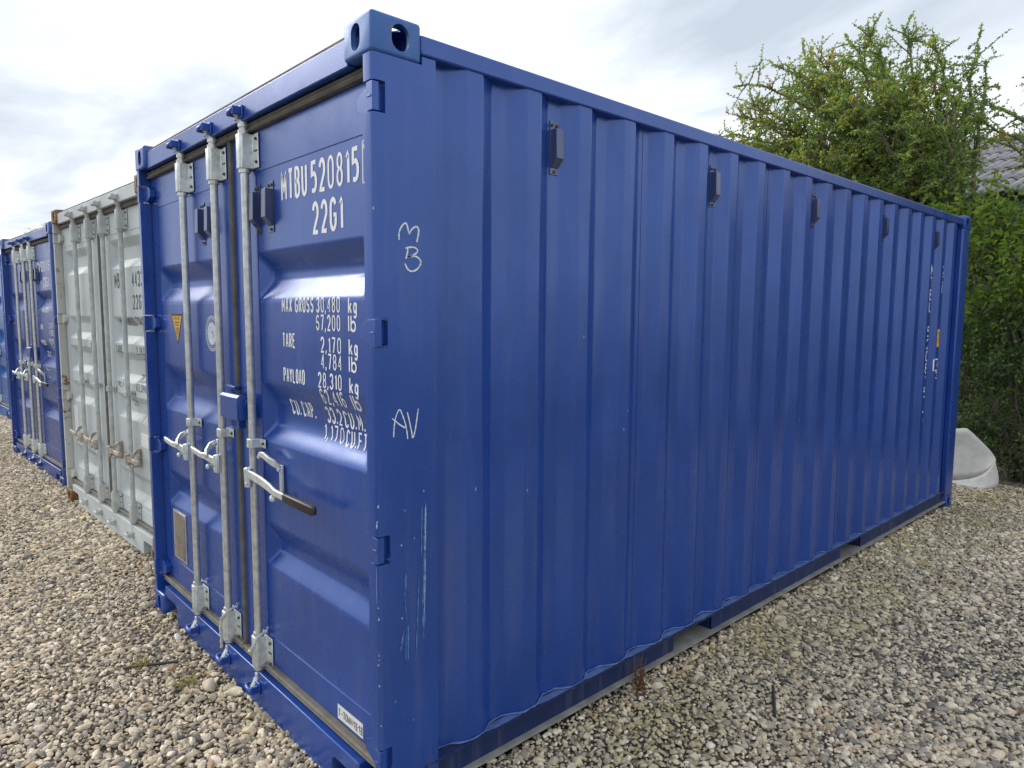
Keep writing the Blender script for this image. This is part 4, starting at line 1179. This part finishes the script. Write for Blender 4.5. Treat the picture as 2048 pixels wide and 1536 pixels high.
def shrub(name, label, base, blobs, mat, leafsize, nleaf, stems=9, lowcut=.1, group=None, width=.55, toneup=.35, clump=60):
    """bush: stems from the base into an uneven set of leafy masses, leaves gathered in sprays"""
    root = empty(name, tuple(base)); tag(root, label, 'shrub', group)
    wd = MB(); Lf = Leaves(); base = np.array(base, float)
    tot = sum(r[0]*r[1]*r[2] for c, r in blobs)
    for c, r in blobs:
        c = np.array(c); r = np.array(r)
        k = max(3, int(nleaf*(r[0]*r[1]*r[2])/tot/clump))
        for _ in range(max(2, stems*2//len(blobs))):
            e_ = c+runit()*r*.7; s = base+V3(nrs.normal(0, .12), nrs.normal(0, .12), 0)
            q = curve(s, e_, V3(0, 0, .25*np.linalg.norm(e_-s))+runit()*.1, 9, .02); wd.tube([tuple(x_) for x_ in q], list(np.linspace(.022, .004, len(q))), 5, cap=False)
        for _ in range(k):
            d = runit(); p = c+d*r*nrs.uniform(.55, 1.0)**.6
            if p[2] < lowcut: p[2] = lowcut+nrs.rand()*.2
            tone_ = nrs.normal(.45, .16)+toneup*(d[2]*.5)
            dr = d*.6+runit()*.6+V3(0, 0, .2); dr /= np.linalg.norm(dr); l = nrs.uniform(.18, .42)
            q = curve(p-dr*l*.6, p+dr*l*.5, V3(0, 0, .06), 5, .01)
            wd.tube([tuple(x_) for x_ in q], [.006, .005, .004, .003, .002, .0015], 3, cap=False)
            for _ in range(clump):
                i = nrs.randint(1, len(q)); pp = q[i]+runit()*leafsize*1.3
                Lf.put(pp, dr*.5+runit()*.8+V3(0, 0, -.15), leafsize*nrs.uniform(.6, 1.2), tone_+nrs.normal(0, .10))
    build(wd, 'stems', M['bark'], root, smooth=60, off=base, fix=False)
    Lf.build('foliage', M[mat], root, base, width)

shrub('broadleaf_shrub', 'bright green broad-leaved shrub at the right edge behind the far end', (.55, 7.75, 0),
      [(ray_at(2010, 520, 7.75), (.55, .35, .55)), (ray_at(1960, 440, 8.0), (.42, .3, .28)), (ray_at(2060, 560, 7.5), (.35, .3, .35)), (ray_at(2000, 615, 7.6), (.4, .25, .16))],
      'elder', .085, 2600, 8, clump=22, width=.5)
shrub('dark_leaved_shrub', 'dark green shrub low behind the wire fence, its leaves over the pale moulding', (.25, 7.75, 0),
      [(ray_at(1960, 730, 7.7), (.38, .3, .25)), (ray_at(2010, 760, 7.6), (.3, .25, .25)), (ray_at(1985, 815, 7.5), (.18, .15, .14)), (ray_at(2050, 880, 7.6), (.25, .2, .25)), (ray_at(1975, 650, 8.0), (.5, .35, .35)), (ray_at(2045, 690, 7.8), (.4, .3, .35)), (ray_at(1945, 820, 8.3), (.35, .3, .35)), (ray_at(2030, 850, 8.2), (.5, .3, .35)), (ray_at(2035, 925, 7.55), (.35, .2, .22)), (ray_at(1965, 860, 7.7), (.3, .2, .3))],
      'ivy', .058, 8500, 9, clump=30, toneup=.5)
shrub('hedge_thicket', 'deep shaded thicket filling the ground behind the wire fence', (-.2, 10.2, 0),
      [((-2.2, 10.4, 1.5), (1.3, .8, 1.6)), ((-.6, 10.3, 1.6), (1.2, .8, 1.7)), ((1.0, 10.5, 1.7), (1.2, .8, 1.9)), ((2.6, 10.4, 1.7), (1.2, .8, 1.9)), ((-.6, 9.2, .9), (.9, .4, .95)), ((.6, 8.9, 1.0), (.9, .4, 1.1)), ((1.8, 8.8, 1.0), (.9, .4, 1.1))],
      'ivy', .085, 36000, 30, clump=40)
# spray of leaves showing over the second blue container
shrub('far_tree', 'leafy tree top just peeking over the roof of the second blue container', (*ray_at(75, 470, 9.5)[:2], 0),
      [(ray_at(70, 470, 9.5)+V3(0, 0, -.6), (.8, .8, 1.2)), (ray_at(92, 448, 9.5), (.30, .3, .22))], 'haw', .07, 3500, 8, clump=26, group=None)
for o in list(scene.objects):
    if o.name.startswith('far_tree'): o['category'] = 'tree'

# ------------------------------------------------------------------ chain link fence
FX0, FX1, FY = -3.2, 3.4, 7.28
fence = empty('chain_link_fence', (0, FY, 0)); tag(fence, 'low wire mesh fence at the edge of the gravel under the trees', 'fence')
for x in (-2.6, -.9, .8, 2.5):
    m = MB(); m.cyl((x, FY, 0), (x, FY, 1.35), .022, 8); m.sphere((x, FY, 1.355), .024); build(m, 'post', M['wire'], fence, smooth=50, off=(0, FY, 0))
m = MB(); d = .075; nz = 17
for i in range(int((FX1-FX0)/d)+1):
    x0 = FX0+i*d
    pts = [(x0+(d/2 if j % 2 else 0), FY+(.004 if (j//2) % 2 else -.004), .02+j*d) for j in range(nz)]
    m.tube(pts, .0014, 3, cap=False)
    pts = [(x0+(0 if j % 2 else d/2)+d*.0, FY+(-.004 if (j//2) % 2 else .004), .02+j*d) for j in range(nz)]
    m.tube(pts, .0014, 3, cap=False)
for z in (.03, .65, 1.24): m.cyl((FX0, FY, z), (FX1, FY, z), .0024, 5)
wm = build(m, 'wire_mesh', M['wire'], fence, off=(0, FY, 0), fix=False)

# ------------------------------------------------------------------ pale moulding leaning at the fence
def moulding():
    root = empty('plastic_moulding', (-.2, 7.0, 0)); tag(root, 'pale curved plastic moulding lying against the fence by the container end', 'moulding')
    rim = smooth_pl([(-.80, .16), (-.72, .36), (-.55, .47), (-.36, .54), (-.215, .575), (-.16, .565), (-.04, .46), (.04, .385), (.085, .33), (.104, .295)], 4)
    crease = smooth_pl([(-.80, .06), (-.60, .035), (-.42, .028), (-.26, .034), (-.14, .066), (-.06, .10), (.01, .15), (.06, .21), (.09, .27), (.104, .29)], 4)
    foot = smooth_pl([(-.82, .03), (-.60, .002), (-.42, -.006), (-.25, -.008), (-.13, -.006), (.04, .012), (.13, .050), (.152, .085), (.145, .17), (.108, .285)], 4)
    n_ = len(rim); nb = 8
    m = MB()
    for j in range(nb+1):
        s = j/nb
        for i in range(n_):
            t = i/(n_-1); x = crease[i][0]*(1-s)+rim[i][0]*s; z = crease[i][1]*(1-s)+rim[i][1]*s
            m.v.append((x, 7.04+.06*math.sin(s*math.pi*.62)*(1-t**3)+.07*s*(1-t), z))
    for j in range(nb):
        for i in range(n_-1): m.f.append((j*n_+i, j*n_+i+1, (j+1)*n_+i+1, (j+1)*n_+i))
    b = build(m, 'shell', M['mould'], root, smooth=50, off=(-.2, 7.0, 0), fix=False)
    sd = b.modifiers.new('thick', 'SOLIDIFY'); sd.thickness = .010; sd.offset = 0
    m = MB(); nb = 5
    for j in range(nb+1):
        s = j/nb
        for i in range(n_):
            t = i/(n_-1); x = crease[i][0]*(1-s)+foot[i][0]*s; z = crease[i][1]*(1-s)+foot[i][1]*s-.004
            m.v.append((x, 7.025-.07*s*(1-.6*t**3), z))
    for j in range(nb):
        for i in range(n_-1): m.f.append((j*n_+i, j*n_+i+1, (j+1)*n_+i+1, (j+1)*n_+i))
    b = build(m, 'lip', M['mould'], root, smooth=50, off=(-.2, 7.0, 0), fix=False)
    sd = b.modifiers.new('thick', 'SOLIDIFY'); sd.thickness = .010; sd.offset = 0
moulding()

# ------------------------------------------------------------------ building with the grey roof
bx0, bx1, yr, ye, zr, pit = -9.0, 7.0, 18.0, 11.8, 5.70, math.radians(17)
bd = empty('outbuilding', (-1.0, 16.0, 0)); tag(bd, 'outbuilding with a grey corrugated sheet roof behind the trees', 'building')
boff = (-1.0, 16.0, 0)
ywall = 11.6
zw = zr-(yr-ywall)*math.tan(pit)-.12
m = MB(); m.box(bx0+.3, bx1-.3, ywall, 2*yr-ywall, 0, zw)
m.prism([(ywall, zw), (2*yr-ywall, zw), (yr, zr-.12)], 'x', bx0+.3, bx1-.3)
build(m, 'wall', M['conc'], bd, off=boff)
# one corrugated sheet, copied
SW, SLn, PT = .177*6, 1.30, .177
ns = 6*8
msh = MB()
for j, (l, lift) in enumerate(((0, 0), (SLn+.12, 0))):
    for i in range(ns+1):
        a = SW*i/ns; msh.v.append((a, l, .028*math.cos(2*math.pi*a/PT)))
k0 = ns+1
for i in range(ns): msh.f.append((i, i+1, k0+i+1, k0+i))
sme = bpy.data.meshes.new('roof_sheet'); sme.from_pydata(msh.v, [], msh.f); sme.shade_smooth(); sme.materials.append(M['fibre'])
ncol = int((bx1-bx0)/SW); nrow = 6
for side in (0, 1):
    for r in range(nrow):
        for c in range(ncol):
            if side == 1 and r > 0: continue
            o = bpy.data.objects.new('roof_sheet', sme); COL.objects.link(o); o.parent = bd
            sgn = -1 if side == 0 else 1
            dd = r*SLn; yy = yr+sgn*(dd)*math.cos(pit); zz = zr-dd*math.sin(pit)+.012
            # each course slips under the one above; tail lifted by the overlap
            o.rotation_euler = (math.pi+pit-math.radians(1.0), 0, 0) if side == 0 else (-pit, 0, 0)
            o.location = Vector((bx0+c*SW, yy, zz))-Vector(boff)
            sd = o.modifiers.new('thick', 'SOLIDIFY'); sd.thickness = .012
m = MB(); m.tube([(bx0, yr, zr+.04), (bx1, yr, zr+.04)], .10, 10); build(m, 'ridge_cap', M['fibre'], bd, smooth=50, off=boff)

for o in scene.objects:
    if o.name.split('.')[0] in ('bracket_bolt', 'rivet', 'paint_chip', 'plate_print', 'sticker_print', 'emblem_print', 'wire_mesh', 'paint_scrape'): o['kind'] = 'stuff'
# ------------------------------------------------------------------ small things on the gravel
def thing(mb, name, mat, base_, label, cat, group=None, smooth=None):
    o = build(mb, name, mat, None, smooth=smooth, off=base_); o.location = base_
    return tag(o, label, cat, group)
m = MB(); m.bar([(-1.74, -.335, .020), (-1.70, -.26, .026), (-1.66, -.20, .026), (-1.63, -.12, .022)], [.016, .018, .018, .016], .007)
thing(m, 'plastic_strip', M['black'], (-1.69, -.23, 0), 'black plastic strip lying on the gravel in front of the doors', 'strip')
m = MB(); m.tube([(.445, 1.775, .045), (.465, 1.735, .040), (.505, 1.665, .030), (.545, 1.595, .018)], [.006, .008, .008, .006], 6)
thing(m, 'stick', M['gasket_dark'], (.5, 1.69, 0), 'short dark stick on the gravel beside the long wall', 'stick', smooth=60)
def weed(base_, label, h=.17):
    m = MB(); b = Vector(base_)
    for k in range(9):
        a = rnd.uniform(0, 6.28); t = Vector((math.cos(a), math.sin(a), 0))*rnd.uniform(.01, .035)
        m.tube([b+t*.2, b+t*.6+Vector((0, 0, h*.5)), b+t+Vector((0, 0, h*rnd.uniform(.7, 1.1)))], [.0025, .002, .0012], 4)
    for k in range(60):
        p = b+Vector((rnd.gauss(0, .014), rnd.gauss(0, .014), rnd.uniform(.01, h*.62)))
        q = p+Vector((rnd.gauss(0, .012), rnd.gauss(0, .012), rnd.gauss(.004, .012))); s_ = Vector((rnd.gauss(0, 1), rnd.gauss(0, 1), rnd.gauss(0, 1))).normalized()*.006
        m.add([p-s_, p+s_, q+s_*.6, q-s_*.6], [(0, 1, 2, 3)])
    return thing(m, 'dry_weed', M['dryweed'], tuple(b), label, 'weed')
weed((.035, 1.33, .01), 'dried brown weed standing against the bottom rail of the long wall')
def tuft(base_, label, r=.07, nb=90, h=.045):
    m = MB(); b = Vector(base_)
    for k in range(nb):
        a = rnd.uniform(0, 6.28); rr = r*math.sqrt(rnd.random()); p = b+Vector((rr*math.cos(a), rr*math.sin(a), .008))
        t = Vector((rnd.gauss(0, 1), rnd.gauss(0, 1), 0))*.012; w = Vector((rnd.gauss(0, 1), rnd.gauss(0, 1), 0)).normalized()*.0022
        hh = h*rnd.uniform(.4, 1.0)
        m.add([p-w, p+w, p+t+Vector((0, 0, hh))], [(0, 1, 2)])
    return thing(m, 'moss_tuft', M['moss'], tuple(b), label, 'moss', 'moss tufts in the gravel')
tuft((-1.39, -.16, .012), 'yellow-green moss tuft beside a pale stone in front of the door sill', .055)
tuft((-1.72, -.27, .012), 'thin moss tuft at the end of the black plastic strip', .05, 50)
m = MB(); m.sphere((-1.31, -.085, .020), (.048, .032, .020), 12, 8)
m.v = [(x+.004*math.sin(z*90+y*60), y+.004*math.sin(x*80), z+.003*math.sin(x*70+y*90)) for x, y, z in m.v]
M['pale'] = simple('pale_limestone', (0.55, 0.49, 0.38), .8, 0, .2, 30, .3)
thing(m, 'pale_stone', M['pale'], (-1.31, -.085, 0), 'large pale stone beside the moss tuft in front of the door sill', 'stone', smooth=60)
# fallen leaves blown over the right-hand gravel: nobody could count them
m = MB()
for k in range(70):
    x_, y_ = rnd.uniform(.25, 3.2), rnd.uniform(1.2, 6.9); b = Vector((x_, y_, .026)); a = rnd.uniform(0, 6.28); l = rnd.uniform(.012, .028)
    t = Vector((math.cos(a), math.sin(a), rnd.uniform(-.2, .4)))*l; w = Vector((-math.sin(a), math.cos(a), rnd.uniform(-.3, .5)))*l*.45
    m.add([b-t, b+w, b+t, b-w], [(0, 1, 2), (0, 2, 3)])
fl = build(m, 'fallen_leaves', M['dryweed'], None, off=(0, 0, 0), fix=False); tag(fl, 'dead brown leaves scattered on the right-hand gravel', 'leaves', kind='stuff')
print('done')
